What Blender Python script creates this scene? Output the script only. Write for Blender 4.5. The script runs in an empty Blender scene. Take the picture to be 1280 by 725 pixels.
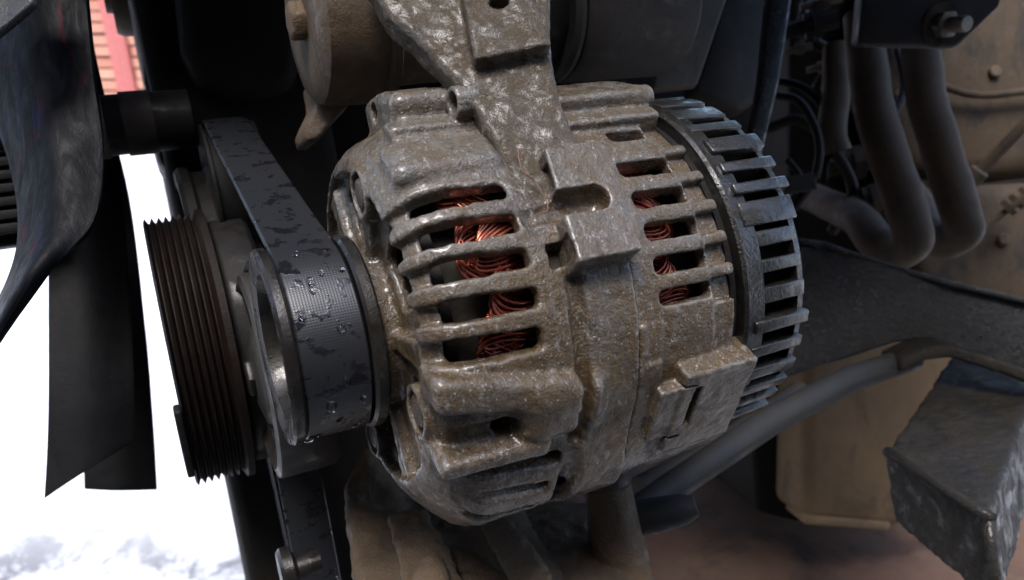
import bpy, bmesh, math, random
import numpy as np
from mathutils import Matrix, Vector, noise as mnoise

random.seed(4); rng = np.random.default_rng(7)
scene = bpy.context.scene
col = scene.collection

# ------------------------------------------------------------------ camera
F_PX, CX, CY = 960.0, 640.0, 362.5          # focal length and centre in photo pixels (1280 x 725)
PITCH = math.radians(25.5)
CAM_H = 1.05
MW = Matrix.Translation((0, 0, CAM_H)) @ Matrix.Rotation(-PITCH, 4, 'X')   # (right, forward, up) of the view -> world
cam_d = bpy.data.cameras.new('camera'); cam = bpy.data.objects.new('camera', cam_d); col.objects.link(cam)
cam_d.sensor_fit = 'HORIZONTAL'; cam_d.sensor_width = 36.0; cam_d.lens = 36.0 * F_PX / 1280.0
cam_d.clip_start = 0.01; cam_d.clip_end = 400
cam.matrix_world = MW @ Matrix.Rotation(math.pi / 2, 4, 'X')
cam_d.dof.use_dof = True; cam_d.dof.focus_distance = 0.262; cam_d.dof.aperture_fstop = 15.0
scene.camera = cam

# ------------------------------------------------------------------ sky, sun, exposure
SUN_EL, SUN_AZ = math.radians(70), math.radians(200)      # azimuth clockwise from +Y
world = bpy.data.worlds.new('World'); scene.world = world; world.use_nodes = True
wn = world.node_tree; bg = wn.nodes['Background']
sky = wn.nodes.new('ShaderNodeTexSky'); sky.sky_type = 'NISHITA'; sky.sun_disc = False
sky.sun_elevation = SUN_EL; sky.sun_rotation = SUN_AZ; sky.air_density = 1.0; sky.dust_density = 3.0; sky.ozone_density = 2.5
wn.links.new(sky.outputs[0], bg.inputs[0]); bg.inputs[1].default_value = 0.15
sd = bpy.data.lights.new('sun', 'SUN'); sd.energy = 1.4; sd.angle = math.radians(24); sd.color = (1.0, 0.99, 0.975)
sun = bpy.data.objects.new('sun', sd); col.objects.link(sun)
tosun = Vector((math.sin(SUN_AZ) * math.cos(SUN_EL), math.cos(SUN_AZ) * math.cos(SUN_EL), math.sin(SUN_EL)))
sun.rotation_euler = (-tosun).to_track_quat('-Z', 'Y').to_euler()
scene.view_settings.view_transform = 'Standard'; scene.view_settings.look = 'None'
scene.view_settings.exposure = 1.25; scene.view_settings.gamma = 1.0

# ------------------------------------------------------------------ frames
def P(px, py, d):
    return Vector(((px - CX) / F_PX * d, d, -(py - CY) / F_PX * d))
C0 = Vector((.0451, .3097, .0065))
U = Vector((0.89687385, 0.4019446, 0.18454766)); V = Vector((-0.40896923, 0.91254817, 0)); W = Vector((-0.16840863, -0.07547431, 0.98282357))
EF = Matrix(((U.x, V.x, W.x, C0.x), (U.y, V.y, W.y, C0.y), (U.z, V.z, W.z, C0.z), (0, 0, 0, 1)))   # crank-parallel frame: s along the shaft, v away, w up
def E(s, v, w): return C0 + U * s + V * v + W * w
def pix2E(px, py, s=None, v=None, w=None):
    d = P(px, py, 1.0); ax, val = (U, s) if s is not None else ((V, v) if v is not None else (W, w))
    t = (C0.dot(ax) + val) / d.dot(ax); q = d * t - C0
    return q.dot(U), q.dot(V), q.dot(W)

# ------------------------------------------------------------------ materials
def new_mat(name):
    m = bpy.data.materials.new(name); m.use_nodes = True
    nt = m.node_tree; b = nt.nodes['Principled BSDF']
    tc = nt.nodes.new('ShaderNodeTexCoord')
    return m, nt, b, tc.outputs['Object']
def nse(nt, co, scale, detail=4, rough=0.6, dist=0.0, stretch=None):
    n = nt.nodes.new('ShaderNodeTexNoise'); n.inputs['Scale'].default_value = scale
    n.inputs['Detail'].default_value = detail; n.inputs['Roughness'].default_value = rough; n.inputs['Distortion'].default_value = dist
    if stretch:
        mp = nt.nodes.new('ShaderNodeMapping'); mp.inputs['Scale'].default_value = stretch
        nt.links.new(co, mp.inputs[0]); co = mp.outputs[0]
    nt.links.new(co, n.inputs['Vector']); return n.outputs[0]
def ramp(nt, src, stops, interp='LINEAR'):
    r = nt.nodes.new('ShaderNodeValToRGB'); r.color_ramp.interpolation = interp
    e = r.color_ramp.elements
    while len(e) < len(stops): e.new(0.5)
    for el, (p, c) in zip(e, stops):
        el.position = p; el.color = (c, c, c, 1) if isinstance(c, (int, float)) else (*c, 1)
    nt.links.new(src, r.inputs[0]); return r.outputs[0]
def mix(nt, fac, a, b, mode='MIX'):
    m = nt.nodes.new('ShaderNodeMix'); m.data_type = 'RGBA'; m.blend_type = mode
    for sock, val in ((m.inputs[0], fac), (m.inputs[6], a), (m.inputs[7], b)):
        if isinstance(val, (int, float)): sock.default_value = val if sock.type == 'VALUE' else (val, val, val, 1)
        elif isinstance(val, tuple): sock.default_value = (*val, 1)
        else: nt.links.new(val, sock)
    return m.outputs[2]
def mth(nt, op, a, b=0.0, clamp=False):
    m = nt.nodes.new('ShaderNodeMath'); m.operation = op; m.use_clamp = clamp
    for sock, val in ((m.inputs[0], a), (m.inputs[1], b)):
        if isinstance(val, (int, float)): sock.default_value = val
        else: nt.links.new(val, sock)
    return m.outputs[0]
def bump(nt, h, strength, dist, prev=None):
    b = nt.nodes.new('ShaderNodeBump'); b.inputs['Strength'].default_value = strength; b.inputs['Distance'].default_value = dist
    nt.links.new(h, b.inputs['Height'])
    if prev is not None: nt.links.new(prev, b.inputs['Normal'])
    return b.outputs[0]

def grimy(name, clean, mud, mud_amt=0.5, wet=0.5, rough=(0.15, 0.6), grain=0.25, metallic=0.0, scale=1.0, specks=True, stain=(0.02, 0.017, 0.014), stain_amt=0.45, spec=0.5, rust=None, bare=0.0, mudline=0.0):
    """dirty casting: bare metal, mud film, oil stain, wet film, fine cast grain"""
    m, nt, b, co = new_mat(name); L = nt.links
    n1 = nse(nt, co, 38 * scale, 6, 0.62, 0.4)
    if mudline:                                                       # splashed mud gets thicker low down
        sx = nt.nodes.new('ShaderNodeSeparateXYZ'); L.new(co, sx.inputs[0]); n1 = mth(nt, 'SUBTRACT', n1, mth(nt, 'MULTIPLY', sx.outputs[2], mudline))
    f = ramp(nt, n1, [(max(0, 0.62 - mud_amt * 0.5 - 0.16), 0.0), (min(1, 0.62 - mud_amt * 0.5 + 0.16), 1.0)])
    c = mix(nt, f, clean, mud)
    n2 = nse(nt, co, 150 * scale, 5, 0.65)
    c = mix(nt, ramp(nt, n2, [(0.35, 0.0), (0.75, 0.55)]), c, tuple(x * 1.35 for x in mud))
    n3 = nse(nt, co, 26 * scale, 5, 0.7, 0.8, (1, 1, 0.6))
    c = mix(nt, ramp(nt, n3, [(0.60 - 0.16 * stain_amt, 0.0), (0.78 - 0.16 * stain_amt, stain_amt * 1.4)]), c, stain)
    if rust:
        n6 = nse(nt, co, 70 * scale, 4, 0.6); c = mix(nt, ramp(nt, n6, [(0.55, 0.0), (0.7, 0.8)]), c, rust)
    if specks:
        n7 = nse(nt, co, 330 * scale, 4, 0.6, 0.3, (1, 1, 0.22))
        c = mix(nt, ramp(nt, n7, [(0.58, 0.0), (0.74, 0.35)]), c, tuple(min(1, x * 1.4) for x in clean))
        n8 = nse(nt, co, 1000 * scale, 1, 0.5)
        c = mix(nt, ramp(nt, n8, [(0.70, 0.0), (0.74, 0.8)]), c, (0.38, 0.37, 0.35))
        n4 = nse(nt, co, 700 * scale, 2, 0.5)
        c = mix(nt, ramp(nt, n4, [(0.66, 0.0), (0.72, 0.7)]), c, (0.20, 0.12, 0.06))
        n5 = nse(nt, co, 520 * scale, 3, 0.6)
        c = mix(nt, ramp(nt, n5, [(0.30, 0.75), (0.37, 0.0)]), c, tuple(x * 0.35 for x in mud))
    b.inputs['Metallic'].default_value = metallic
    if bare:                                                          # metal worn bright on the proud edges and in flecks
        ge = nt.nodes.new('ShaderNodeNewGeometry')
        edge = ramp(nt, ge.outputs['Pointiness'], [(0.505, 0.0), (0.56, 1.0)])
        worn = ramp(nt, nse(nt, co, 210, 5, 0.7), [(0.40, 0.0), (0.56, 1.0)])
        em = mth(nt, 'MULTIPLY', edge, worn)
        fl = ramp(nt, nse(nt, co, 480, 4, 0.7, 0.5, (1, 1, 0.45)), [(0.60 - 0.06 * bare, 0.0), (0.66 - 0.06 * bare, 1.0)])
        area = ramp(nt, nse(nt, co, 45, 3, 0.6), [(0.42, 0.15), (0.60, 1.0)])
        mm = mth(nt, 'MAXIMUM', em, mth(nt, 'MULTIPLY', fl, area)); mm = mth(nt, 'MULTIPLY', mm, bare, True)
        c = mix(nt, mm, c, (0.52, 0.52, 0.52)); L.new(mth(nt, 'MULTIPLY', mm, 0.9), b.inputs['Metallic'])
    L.new(c, b.inputs['Base Color'])
    b.inputs['Specular IOR Level'].default_value = spec
    w = ramp(nt, nse(nt, co, 85 * scale, 5, 0.65, 0.6), [(0.56 - wet * 0.25, 0.0), (0.74 - wet * 0.25, 1.0)])
    L.new(mth(nt, 'MULTIPLY_ADD', w, rough[0] - rough[1]), b.inputs['Roughness'])
    nt.nodes[-1].inputs[2].default_value = rough[1]
    L.new(mth(nt, 'MULTIPLY', w, min(1, wet * 1.2)), b.inputs['Coat Weight']); b.inputs['Coat Roughness'].default_value = 0.08
    g1 = nse(nt, co, 1100 * scale, 3, 0.7); g2 = nse(nt, co, 330 * scale, 5, 0.65)
    nrm = bump(nt, g2, grain * 1.2, 0.0012); nrm = bump(nt, g1, grain * 1.5, 0.0006, nrm)
    L.new(nrm, b.inputs['Normal']); L.new(bump(nt, nse(nt, co, 330 * scale, 4, 0.6), min(1, grain * 0.55), 0.0008), b.inputs['Coat Normal'])
    return m

def fan_near():
    m, nt, b, co = new_mat('scuffed_fan_plastic'); L = nt.links
    st = nse(nt, co, 60, 5, 0.7, 1.0, (2.5, 2.5, 0.5))
    c = mix(nt, ramp(nt, st, [(0.42, 0.0), (0.62, 1.0)]), (0.003, 0.0033, 0.0045), (0.006, 0.0065, 0.009))
    sc = ramp(nt, nse(nt, co, 48, 4, 0.6, 0.8, (1.6, 1.6, 0.5)), [(0.58, 0.0), (0.70, 1.0)])
    c = mix(nt, sc, c, mix(nt, ramp(nt, nse(nt, co, 30, 1), [(0.45, 0.0), (0.55, 1.0)], 'CONSTANT'), (0.055, 0.004, 0.012), (0.012, 0.012, 0.045)))
    L.new(c, b.inputs['Base Color']); L.new(ramp(nt, st, [(0.4, 0.6), (0.6, 0.42)]), b.inputs['Roughness']); b.inputs['Specular IOR Level'].default_value = 0.1
    L.new(bump(nt, nse(nt, co, 240, 5, 0.7, 0.5, (1, 1, 0.4)), 0.35, 0.001), b.inputs['Normal']); return m
M = {}
M['alu'] = grimy('muddy_cast_aluminium', (0.12, 0.114, 0.102), (0.078, 0.051, 0.025), 0.52, 0.7, (0.15, 0.48), 0.6, bare=0.35, mudline=2.4)
M['alu_low'] = M['alu']
M['alu_face'] = grimy('sooty_cast_aluminium', (0.1, 0.09, 0.08), (0.06, 0.043, 0.027), 0.5, 0.35, (0.25, 0.65), 0.4, stain_amt=0.7)
M['alu_arm'] = grimy('granular_cast_aluminium', (0.085, 0.08, 0.071), (0.066, 0.046, 0.025), 0.55, 0.5, (0.22, 0.55), 0.7, bare=0.2, scale=1.8)
M['tan'] = grimy('brown_mud_on_iron', (0.06, 0.047, 0.034), (0.074, 0.048, 0.026), 0.6, 0.3, (0.3, 0.7), 0.3, specks=False)
M['tan_dull'] = grimy('dried_mud_iron', (0.075, 0.053, 0.034), (0.105, 0.068, 0.037), 0.6, 0.25, (0.4, 0.7), 0.6, specks=False)
M['tank'] = grimy('brown_dusty_steel', (0.20, 0.135, 0.075), (0.23, 0.15, 0.08), 0.5, 0.0, (0.6, 0.85), 0.2, specks=False, scale=0.5, stain_amt=0.5)
M['gear'] = grimy('brown_grey_casing', (0.056, 0.041, 0.027), (0.064, 0.041, 0.022), 0.5, 0.1, (0.5, 0.8), 0.3, specks=False, scale=0.8, stain_amt=0.75)
M['black'] = grimy('oily_black_steel', (0.006, 0.006, 0.007), (0.012, 0.010, 0.009), 0.3, 0.2, (0.35, 0.65), 0.12, specks=False, spec=0.25)
M['rail'] = grimy('oily_black_frame_paint', (0.014, 0.016, 0.021), (0.028, 0.027, 0.027), 0.35, 0.6, (0.2, 0.45), 0.6, specks=False, spec=0.5)
M['blackcrust'] = grimy('greasy_black_crust', (0.006, 0.007, 0.008), (0.024, 0.019, 0.013), 0.36, 0.3, (0.3, 0.6), 0.8, specks=False, spec=0.35)
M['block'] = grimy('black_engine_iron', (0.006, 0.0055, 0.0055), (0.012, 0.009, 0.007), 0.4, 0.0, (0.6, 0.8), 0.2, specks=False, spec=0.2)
M['darkcyl'] = grimy('dark_rubber', (0.018, 0.0155, 0.0145), (0.032, 0.023, 0.018), 0.45, 0.1, (0.5, 0.75), 0.12, specks=False)
M['greyplate'] = grimy('dusty_grey_plate', (0.085, 0.075, 0.06), (0.12, 0.095, 0.066), 0.4, 0.1, (0.5, 0.75), 0.15, specks=False)
M['pipe'] = grimy('grey_brown_hose', (0.072, 0.06, 0.047), (0.11, 0.075, 0.046), 0.4, 0.1, (0.5, 0.75), 0.15, specks=False, scale=0.5)
M['brkt'] = grimy('slate_painted_steel', (0.10, 0.11, 0.14), (0.12, 0.115, 0.115), 0.3, 0.2, (0.35, 0.6), 0.08, specks=False, scale=0.4)
M['zinc'] = grimy('dull_zinc', (0.40, 0.39, 0.36), (0.22, 0.18, 0.13), 0.4, 0.3, (0.25, 0.5), 0.1, metallic=0.6, specks=False)
M['rod'] = grimy('slate_grey_rod', (0.014, 0.015, 0.018), (0.026, 0.023, 0.019), 0.3, 0.15, (0.45, 0.65), 0.12, specks=False, scale=0.6)
M['tray'] = grimy('rusty_brown_sheet', (0.13, 0.055, 0.034), (0.145, 0.085, 0.055), 0.5, 0.1, (0.4, 0.7), 0.2, specks=False, scale=0.3, stain_amt=0.6)
M['pink'] = grimy('pinkish_primer', (0.24, 0.17, 0.155), (0.2, 0.14, 0.12), 0.4, 0.1, (0.5, 0.7), 0.1, specks=False)
M['pulley'] = grimy('worn_steel_pulley', (0.06, 0.058, 0.056), (0.022, 0.019, 0.016), 0.45, 0.5, (0.2, 0.4), 0.15, metallic=0.5, specks=False)
M['idler'] = grimy('grey_worn_idler', (0.06, 0.058, 0.055), (0.03, 0.026, 0.022), 0.45, 0.4, (0.3, 0.5), 0.15, metallic=0.2, specks=False)
M['fanpulley'] = grimy('rusty_black_pulley', (0.003, 0.0027, 0.0027), (0.008, 0.004, 0.003), 0.5, 0.08, (0.4, 0.6), 0.2, specks=False, spec=0.2)
M['laminate'] = grimy('dark_laminations', (0.02, 0.018, 0.016), (0.03, 0.022, 0.016), 0.4, 0.0, (0.6, 0.8), 0.1, specks=False)
M['cover'] = grimy('black_plastic_cover_with_scale', (0.004, 0.0045, 0.005), (0.016, 0.014, 0.011), 0.30, 0.85, (0.06, 0.25), 0.45, specks=False, scale=1.2, stain_amt=0.2, spec=0.3)
M['fan'] = grimy('black_fan_plastic', (0.004, 0.0045, 0.006), (0.009, 0.009, 0.010), 0.3, 0.0, (0.45, 0.65), 0.15, specks=False, spec=0.25)
M['fanedge'] = grimy('worn_fan_edge', (0.05, 0.052, 0.058), (0.03, 0.03, 0.032), 0.4, 0.5, (0.2, 0.5), 0.3, specks=False)
M['strand'] = grimy('oxidised_copper_hair', (0.2, 0.085, 0.04), (0.13, 0.06, 0.03), 0.4, 0.2, (0.3, 0.5), 0.1, specks=False)
M['fannear'] = fan_near()
M['wirewhite'] = grimy('dusty_grey_cable', (0.10, 0.10, 0.105), (0.06, 0.056, 0.05), 0.4, 0.1, (0.4, 0.6), 0.1, specks=False)

def copper_mat():
    m, nt, b, co = new_mat('enamelled_copper')
    n = nse(nt, co, 120, 3)
    c = mix(nt, ramp(nt, n, [(0.35, 0.0), (0.7, 1.0)]), (0.26, 0.03, 0.02), (0.75, 0.22, 0.12))
    nt.links.new(c, b.inputs['Base Color']); b.inputs['Metallic'].default_value = 0.8; b.inputs['Roughness'].default_value = 0.25
    b.inputs['Coat Weight'].default_value = 0.5; b.inputs['Coat Roughness'].default_value = 0.1
    return m
M['copper'] = copper_mat()
def belt_mat():
    m, nt, b, co = new_mat('wet_rubber_belt'); L = nt.links
    n = nse(nt, co, 120, 3, 0.5, 0.3, (1, 1, 1.5)); n2 = nse(nt, co, 500, 1, 0.4)
    wet = ramp(nt, mth(nt, 'ADD', mth(nt, 'MULTIPLY', n, 0.8), mth(nt, 'MULTIPLY', n2, 0.2)), [(0.55, 0.0), (0.62, 1.0)])
    L.new(mix(nt, wet, (0.017, 0.018, 0.021), (0.010, 0.010, 0.012)), b.inputs['Base Color'])
    L.new(ramp(nt, wet, [(0, 0.36), (1, 0.10)]), b.inputs['Roughness'])
    b.inputs['Specular IOR Level'].default_value = 0.75
    uv = nt.nodes.new('ShaderNodeTexCoord').outputs['UV']
    w1 = nt.nodes.new('ShaderNodeTexWave'); w1.inputs['Scale'].default_value = 1.0; w1.bands_direction = 'X'
    w2 = nt.nodes.new('ShaderNodeTexWave'); w2.inputs['Scale'].default_value = 1.0; w2.bands_direction = 'Y'
    for wv, sc in ((w1, (1 / .0009 / 3.14, 1, 1)), (w2, (1, 1 / .0009 / 3.14, 1))):
        mp = nt.nodes.new('ShaderNodeMapping'); mp.inputs['Scale'].default_value = sc; L.new(uv, mp.inputs[0]); L.new(mp.outputs[0], wv.inputs['Vector'])
    wv = mth(nt, 'MULTIPLY', w1.outputs['Fac'], w2.outputs['Fac'])
    wv = mth(nt, 'MULTIPLY', wv, ramp(nt, wet, [(0, 1.0), (1, 0.25)]))
    nrm = bump(nt, wv, 0.15, 0.0003); nrm = bump(nt, wet, 0.25, 0.0004, nrm)
    L.new(nrm, b.inputs['Normal'])
    return m
M['belt'] = belt_mat()
def water_mat():
    m, nt, b, co = new_mat('water_drop'); b.inputs['Base Color'].default_value = (0.9, 0.93, 0.95, 1)
    b.inputs['Transmission Weight'].default_value = 1.0; b.inputs['IOR'].default_value = 1.33; b.inputs['Roughness'].default_value = 0.02
    return m
M['water'] = water_mat()
def snow_mat():
    m, nt, b, co = new_mat('trodden_snow')
    n = nse(nt, co, 4.5, 6, 0.65, 0.5)
    c = mix(nt, ramp(nt, n, [(0.50, 0.0), (0.66, 1.0)]), (0.86, 0.87, 0.89), (0.6, 0.61, 0.63))
    sx = nt.nodes.new('ShaderNodeSeparateXYZ'); nt.links.new(co, sx.inputs[0])
    near = ramp(nt, mth(nt, 'MULTIPLY', sx.outputs[1], 0.5), [(0.50, 1.0), (0.66, 0.0)])
    bounce_cut = ramp(nt, sx.outputs[1], [(0.72, 1.0), (0.92, 0.0)])  # unseen nearest snow coloured dark to cut bounce light on the engine
    sl = mth(nt, 'MULTIPLY', near, ramp(nt, nse(nt, co, 6, 6, 0.7, 0.4), [(0.46, 0.0), (0.60, 1.0)]))
    c = mix(nt, sl, c, (0.17, 0.175, 0.19)); c = mix(nt, bounce_cut, c, (0.27, 0.26, 0.25))
    nt.links.new(c, b.inputs['Base Color']); b.inputs['Roughness'].default_value = 0.7
    nt.links.new(bump(nt, nse(nt, co, 22, 5, 0.6), 0.5, 0.02), b.inputs['Normal'])
    return m
M['snow'] = snow_mat()
def brick_mat(name, c1, c2):
    m, nt, b, co = new_mat(name)
    oi = nt.nodes.new('ShaderNodeObjectInfo')
    c = mix(nt, oi.outputs['Random'], c1, c2)
    c = mix(nt, ramp(nt, nse(nt, co, 40, 4), [(0.4, 0.0), (0.8, 0.5)]), c, tuple(x * 0.7 for x in c1))
    nt.links.new(c, b.inputs['Base Color']); b.inputs['Roughness'].default_value = 0.8
    nt.links.new(bump(nt, nse(nt, co, 90, 4), 0.4, 0.004), b.inputs['Normal'])
    return m
M['brick'] = brick_mat('orange_brick', (0.58, 0.25, 0.17), (0.66, 0.36, 0.25))
M['mortar'] = brick_mat('red_brown_joint', (0.36, 0.12, 0.10), (0.38, 0.13, 0.11))
M['pilaster'] = brick_mat('red_pilaster_paint', (0.55, 0.17, 0.15), (0.55, 0.17, 0.15))

# ------------------------------------------------------------------ object helpers
def mesh_np(name, verts, faces):
    me = bpy.data.meshes.new(name); me.from_pydata([tuple(v) for v in verts], [], [tuple(f) for f in faces]); me.update(); return me
def mk(name, me, mat, parent=None, mw=None, smooth=None, bevel=0, seg=2, sub=0, disp=None, kind=None, lump=None):
    o = bpy.data.objects.new(name, me); col.objects.link(o)
    if mat is not None:
        me.materials.clear(); me.materials.append(mat)
    if parent is not None: o.parent = parent
    if mw is not None: o.matrix_world = mw
    if smooth is not None:
        me.polygons.foreach_set('use_smooth', [True] * len(me.polygons))
        if smooth < 179: me.set_sharp_from_angle(angle=math.radians(smooth))
    if bevel:
        b = o.modifiers.new('bevel', 'BEVEL'); b.width = bevel; b.segments = seg; b.limit_method = 'ANGLE'; b.angle_limit = math.radians(35); b.harden_normals = False
        me.polygons.foreach_set('use_smooth', [True] * len(me.polygons))
    if sub:
        s = o.modifiers.new('sub', 'SUBSURF'); s.levels = sub; s.render_levels = sub; s.subdivision_type = 'SIMPLE' if sub < 0 else 'CATMULL_CLARK'
    if disp:
        size, st = disp
        t = bpy.data.textures.new(name + '_lumps', 'CLOUDS'); t.noise_scale = size; t.noise_depth = 3
        d = o.modifiers.new('lumps', 'DISPLACE'); d.texture = t; d.strength = st; d.mid_level = 0.5; d.texture_coords = 'LOCAL'
    if lump:                                                          # rounded, lumpy casting skin
        vx, size, st = lump
        r = o.modifiers.new('skin', 'REMESH'); r.mode = 'VOXEL'; r.voxel_size = vx; r.use_smooth_shade = True
        sm = o.modifiers.new('soft', 'SMOOTH'); sm.factor = 0.6; sm.iterations = 10
        for sz, a in ((size, st), (size * .3, st * .35)):
            t = bpy.data.textures.new(name + '_skin', 'CLOUDS'); t.noise_scale = sz; t.noise_depth = 3
            d = o.modifiers.new('lumps', 'DISPLACE'); d.texture = t; d.strength = a; d.mid_level = 0.5; d.texture_coords = 'LOCAL'
    if kind: o['kind'] = kind
    return o
def tag(o, label, cat, group=None):
    o['label'] = label; o['category'] = cat
    if group: o['group'] = group
    return o
def thing(name, label, cat, frame, group=None):
    o = bpy.data.objects.new(name, None); col.objects.link(o); o.empty_display_size = 0.02
    o.matrix_world = MW @ frame; return tag(o, label, cat, group)
def frame_at(p, x=None, z=None):
    """right-handed frame at p: local x along x, z near z"""
    if x is None: return Matrix.Translation(p)
    x = Vector(x).normalized(); z = Vector(z if z is not None else W)
    y = z.cross(x).normalized(); z = x.cross(y)
    return Matrix(((x.x, y.x, z.x, p[0]), (x.y, y.y, z.y, p[1]), (x.z, y.z, z.z, p[2]), (0, 0, 0, 1)))
def loc(frame, pts):
    inv = frame.inverted(); return [inv @ Vector(p) for p in pts]

def lathe(profile, n=64, close=True, a0=0.0, a1=2 * math.pi, cap=False):
    """revolve (x, r) about local x"""
    vs, fs = [], []; full = abs(a1 - a0 - 2 * math.pi) < 1e-6
    m = n if full else n + 1
    for (x, r) in profile:
        for k in range(m):
            a = a0 + (a1 - a0) * k / n; vs.append((x, -r * math.cos(a), r * math.sin(a)))
    for i in range(len(profile) - 1):
        for k in range(n):
            k2 = (k + 1) % m; fs.append((i * m + k, i * m + k2, (i + 1) * m + k2, (i + 1) * m + k))
    if cap:
        fs.append(tuple(range(m))[::-1]); fs.append(tuple((len(profile) - 1) * m + k for k in range(m)))
    return vs, fs
def catmull(pts, n=8):
    pts = [Vector(p) for p in pts]; out = []
    q = [pts[0] * 2 - pts[1]] + pts + [pts[-1] * 2 - pts[-2]]
    for i in range(1, len(q) - 2):
        for k in range(n):
            t = k / n; a, b, c, d = q[i - 1], q[i], q[i + 1], q[i + 2]
            out.append(0.5 * ((2 * b) + (c - a) * t + (2 * a - 5 * b + 4 * c - d) * t * t + (3 * b - a - 3 * c + d) * t ** 3))
    out.append(pts[-1]); return out
def tube(path, r, seg=10, cap=True):
    path = [Vector(p) for p in path]; n = len(path); rs = r if isinstance(r, (list, tuple)) else [r] * n
    vs, fs = [], []; up = None
    for i, p in enumerate(path):
        t = (path[min(i + 1, n - 1)] - path[max(i - 1, 0)]).normalized()
        if up is None:
            up = t.orthogonal().normalized()
        up = (up - t * up.dot(t)).normalized(); b = t.cross(up)
        for k in range(seg):
            a = 2 * math.pi * k / seg; vs.append(p + (up * math.cos(a) + b * math.sin(a)) * rs[i])
    for i in range(n - 1):
        for k in range(seg):
            k2 = (k + 1) % seg; fs.append((i * seg + k, i * seg + k2, (i + 1) * seg + k2, (i + 1) * seg + k))
    if cap:
        fs.append(tuple(range(seg))[::-1]); fs.append(tuple((n - 1) * seg + k for k in range(seg)))
    return vs, fs
def prism(front, off):
    """closed prism: polygon of 3D points and the same moved by off"""
    n = len(front); off = Vector(off)
    vs = [Vector(p) for p in front] + [Vector(p) + off for p in front]
    fs = [tuple(range(n)), tuple(range(2 * n - 1, n - 1, -1))]
    for i in range(n): j = (i + 1) % n; fs.append((j, i, n + i, n + j))
    return vs, fs
def fix_normals(me):
    bm = bmesh.new(); bm.from_mesh(me); bmesh.ops.recalc_face_normals(bm, faces=bm.faces); bm.to_mesh(me); bm.free(); return me
def boxv(x0, x1, y0, y1, z0, z1):
    vs = [(x, y, z) for x in (x0, x1) for y in (y0, y1) for z in (z0, z1)]
    fs = [(0, 1, 3, 2), (4, 6, 7, 5), (0, 4, 5, 1), (2, 3, 7, 6), (0, 2, 6, 4), (1, 5, 7, 3)]
    return vs, fs
def hexbolt(r, h, n=6, wash=None):
    """hex head along +x from 0 to h"""
    pr = [(0, r), (h * .85, r), (h, r * .82)]
    vs, fs = lathe(pr, n, cap=True); return vs, fs
def place(name, vf, mat, root, frame=None, **kw):
    """child mesh from view-frame coordinates under a root with the given frame"""
    vs, fs = vf
    if frame is not None: vs = loc(frame, vs)
    me = fix_normals(mesh_np(name, vs, fs)); return mk(name, me, mat, root, **kw)
def solo(name, vf, mat, label, cat, frame, group=None, local=False, **kw):
    vs, fs = vf
    if not local: vs = loc(frame, vs)
    o = mk(name, fix_normals(mesh_np(name, vs, fs)), mat, None, MW @ frame, **kw); return tag(o, label, cat, group)

# ------------------------------------------------------------------ implicit castings (surface nets)
def smin(a, b, k): h = np.clip(0.5 + 0.5 * (b - a) / k, 0, 1); return b + (a - b) * h - k * h * (1 - h)
def smax(a, b, k): return -smin(-a, -b, k)
def lattice_noise(shape, vox, cell, seed):
    g = np.random.default_rng(seed); dims = [int(n * vox / cell) + 3 for n in shape]; a = g.standard_normal(dims).astype(np.float32)
    for ax, n in enumerate(shape):
        t = np.arange(n) * vox / cell; i = t.astype(int); f = (t - i).astype(np.float32); f = f * f * (3 - 2 * f)
        sh = [1, 1, 1]; sh[ax] = n; f = f.reshape(sh)
        a = np.take(a, i, axis=ax) * (1 - f) + np.take(a, i + 1, axis=ax) * f
    return a
def surface_nets(vals, org, vox):
    ins = vals < 0; nx, ny, nz = vals.shape
    cnt = np.zeros((nx - 1, ny - 1, nz - 1), np.int8); corners = [(i, j, k) for i in (0, 1) for j in (0, 1) for k in (0, 1)]
    for (i, j, k) in corners: cnt += ins[i:nx - 1 + i, j:ny - 1 + j, k:nz - 1 + k]
    act = (cnt > 0) & (cnt < 8); idx = np.argwhere(act); N = len(idx)
    vid = -np.ones(act.shape, np.int32); vid[act] = np.arange(N)
    cv = np.stack([vals[idx[:, 0] + i, idx[:, 1] + j, idx[:, 2] + k] for (i, j, k) in corners], 1)
    acc = np.zeros((N, 3), np.float32); c = np.zeros(N, np.float32); cp = np.array(corners, np.float32)
    for a in range(8):
        for b in range(a + 1, 8):
            if np.abs(cp[a] - cp[b]).sum() != 1: continue
            va, vb = cv[:, a], cv[:, b]; mcross = (va < 0) != (vb < 0)
            t = np.where(mcross, va / np.where(mcross, va - vb, 1), 0)[:, None]
            acc += np.where(mcross[:, None], cp[a] + t * (cp[b] - cp[a]), 0); c += mcross
    verts = (idx + acc / c[:, None]) * vox + np.array(org)
    quads = []
    for ax in range(3):
        o1, o2 = [a for a in range(3) if a != ax]
        sl0 = [slice(None)] * 3; sl1 = [slice(None)] * 3
        sl0[ax] = slice(0, -1); sl1[ax] = slice(1, None)
        A, B = ins[tuple(sl0)], ins[tuple(sl1)]
        e = np.argwhere(A != B)
        ok = (e[:, o1] > 0) & (e[:, o2] > 0) & (e[:, o1] < vals.shape[o1] - 1) & (e[:, o2] < vals.shape[o2] - 1)
        e = e[ok]; s = A[tuple(e.T)]
        def g(d1, d2):
            q = e.copy(); q[:, o1] -= d1; q[:, o2] -= d2; return vid[tuple(q.T)]
        q = np.stack([g(0, 0), g(1, 0), g(1, 1), g(0, 1)], 1)
        flip = s if ax != 1 else ~s
        q[~flip] = q[~flip][:, ::-1]; quads.append(q)
    return verts, np.concatenate(quads)
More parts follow.
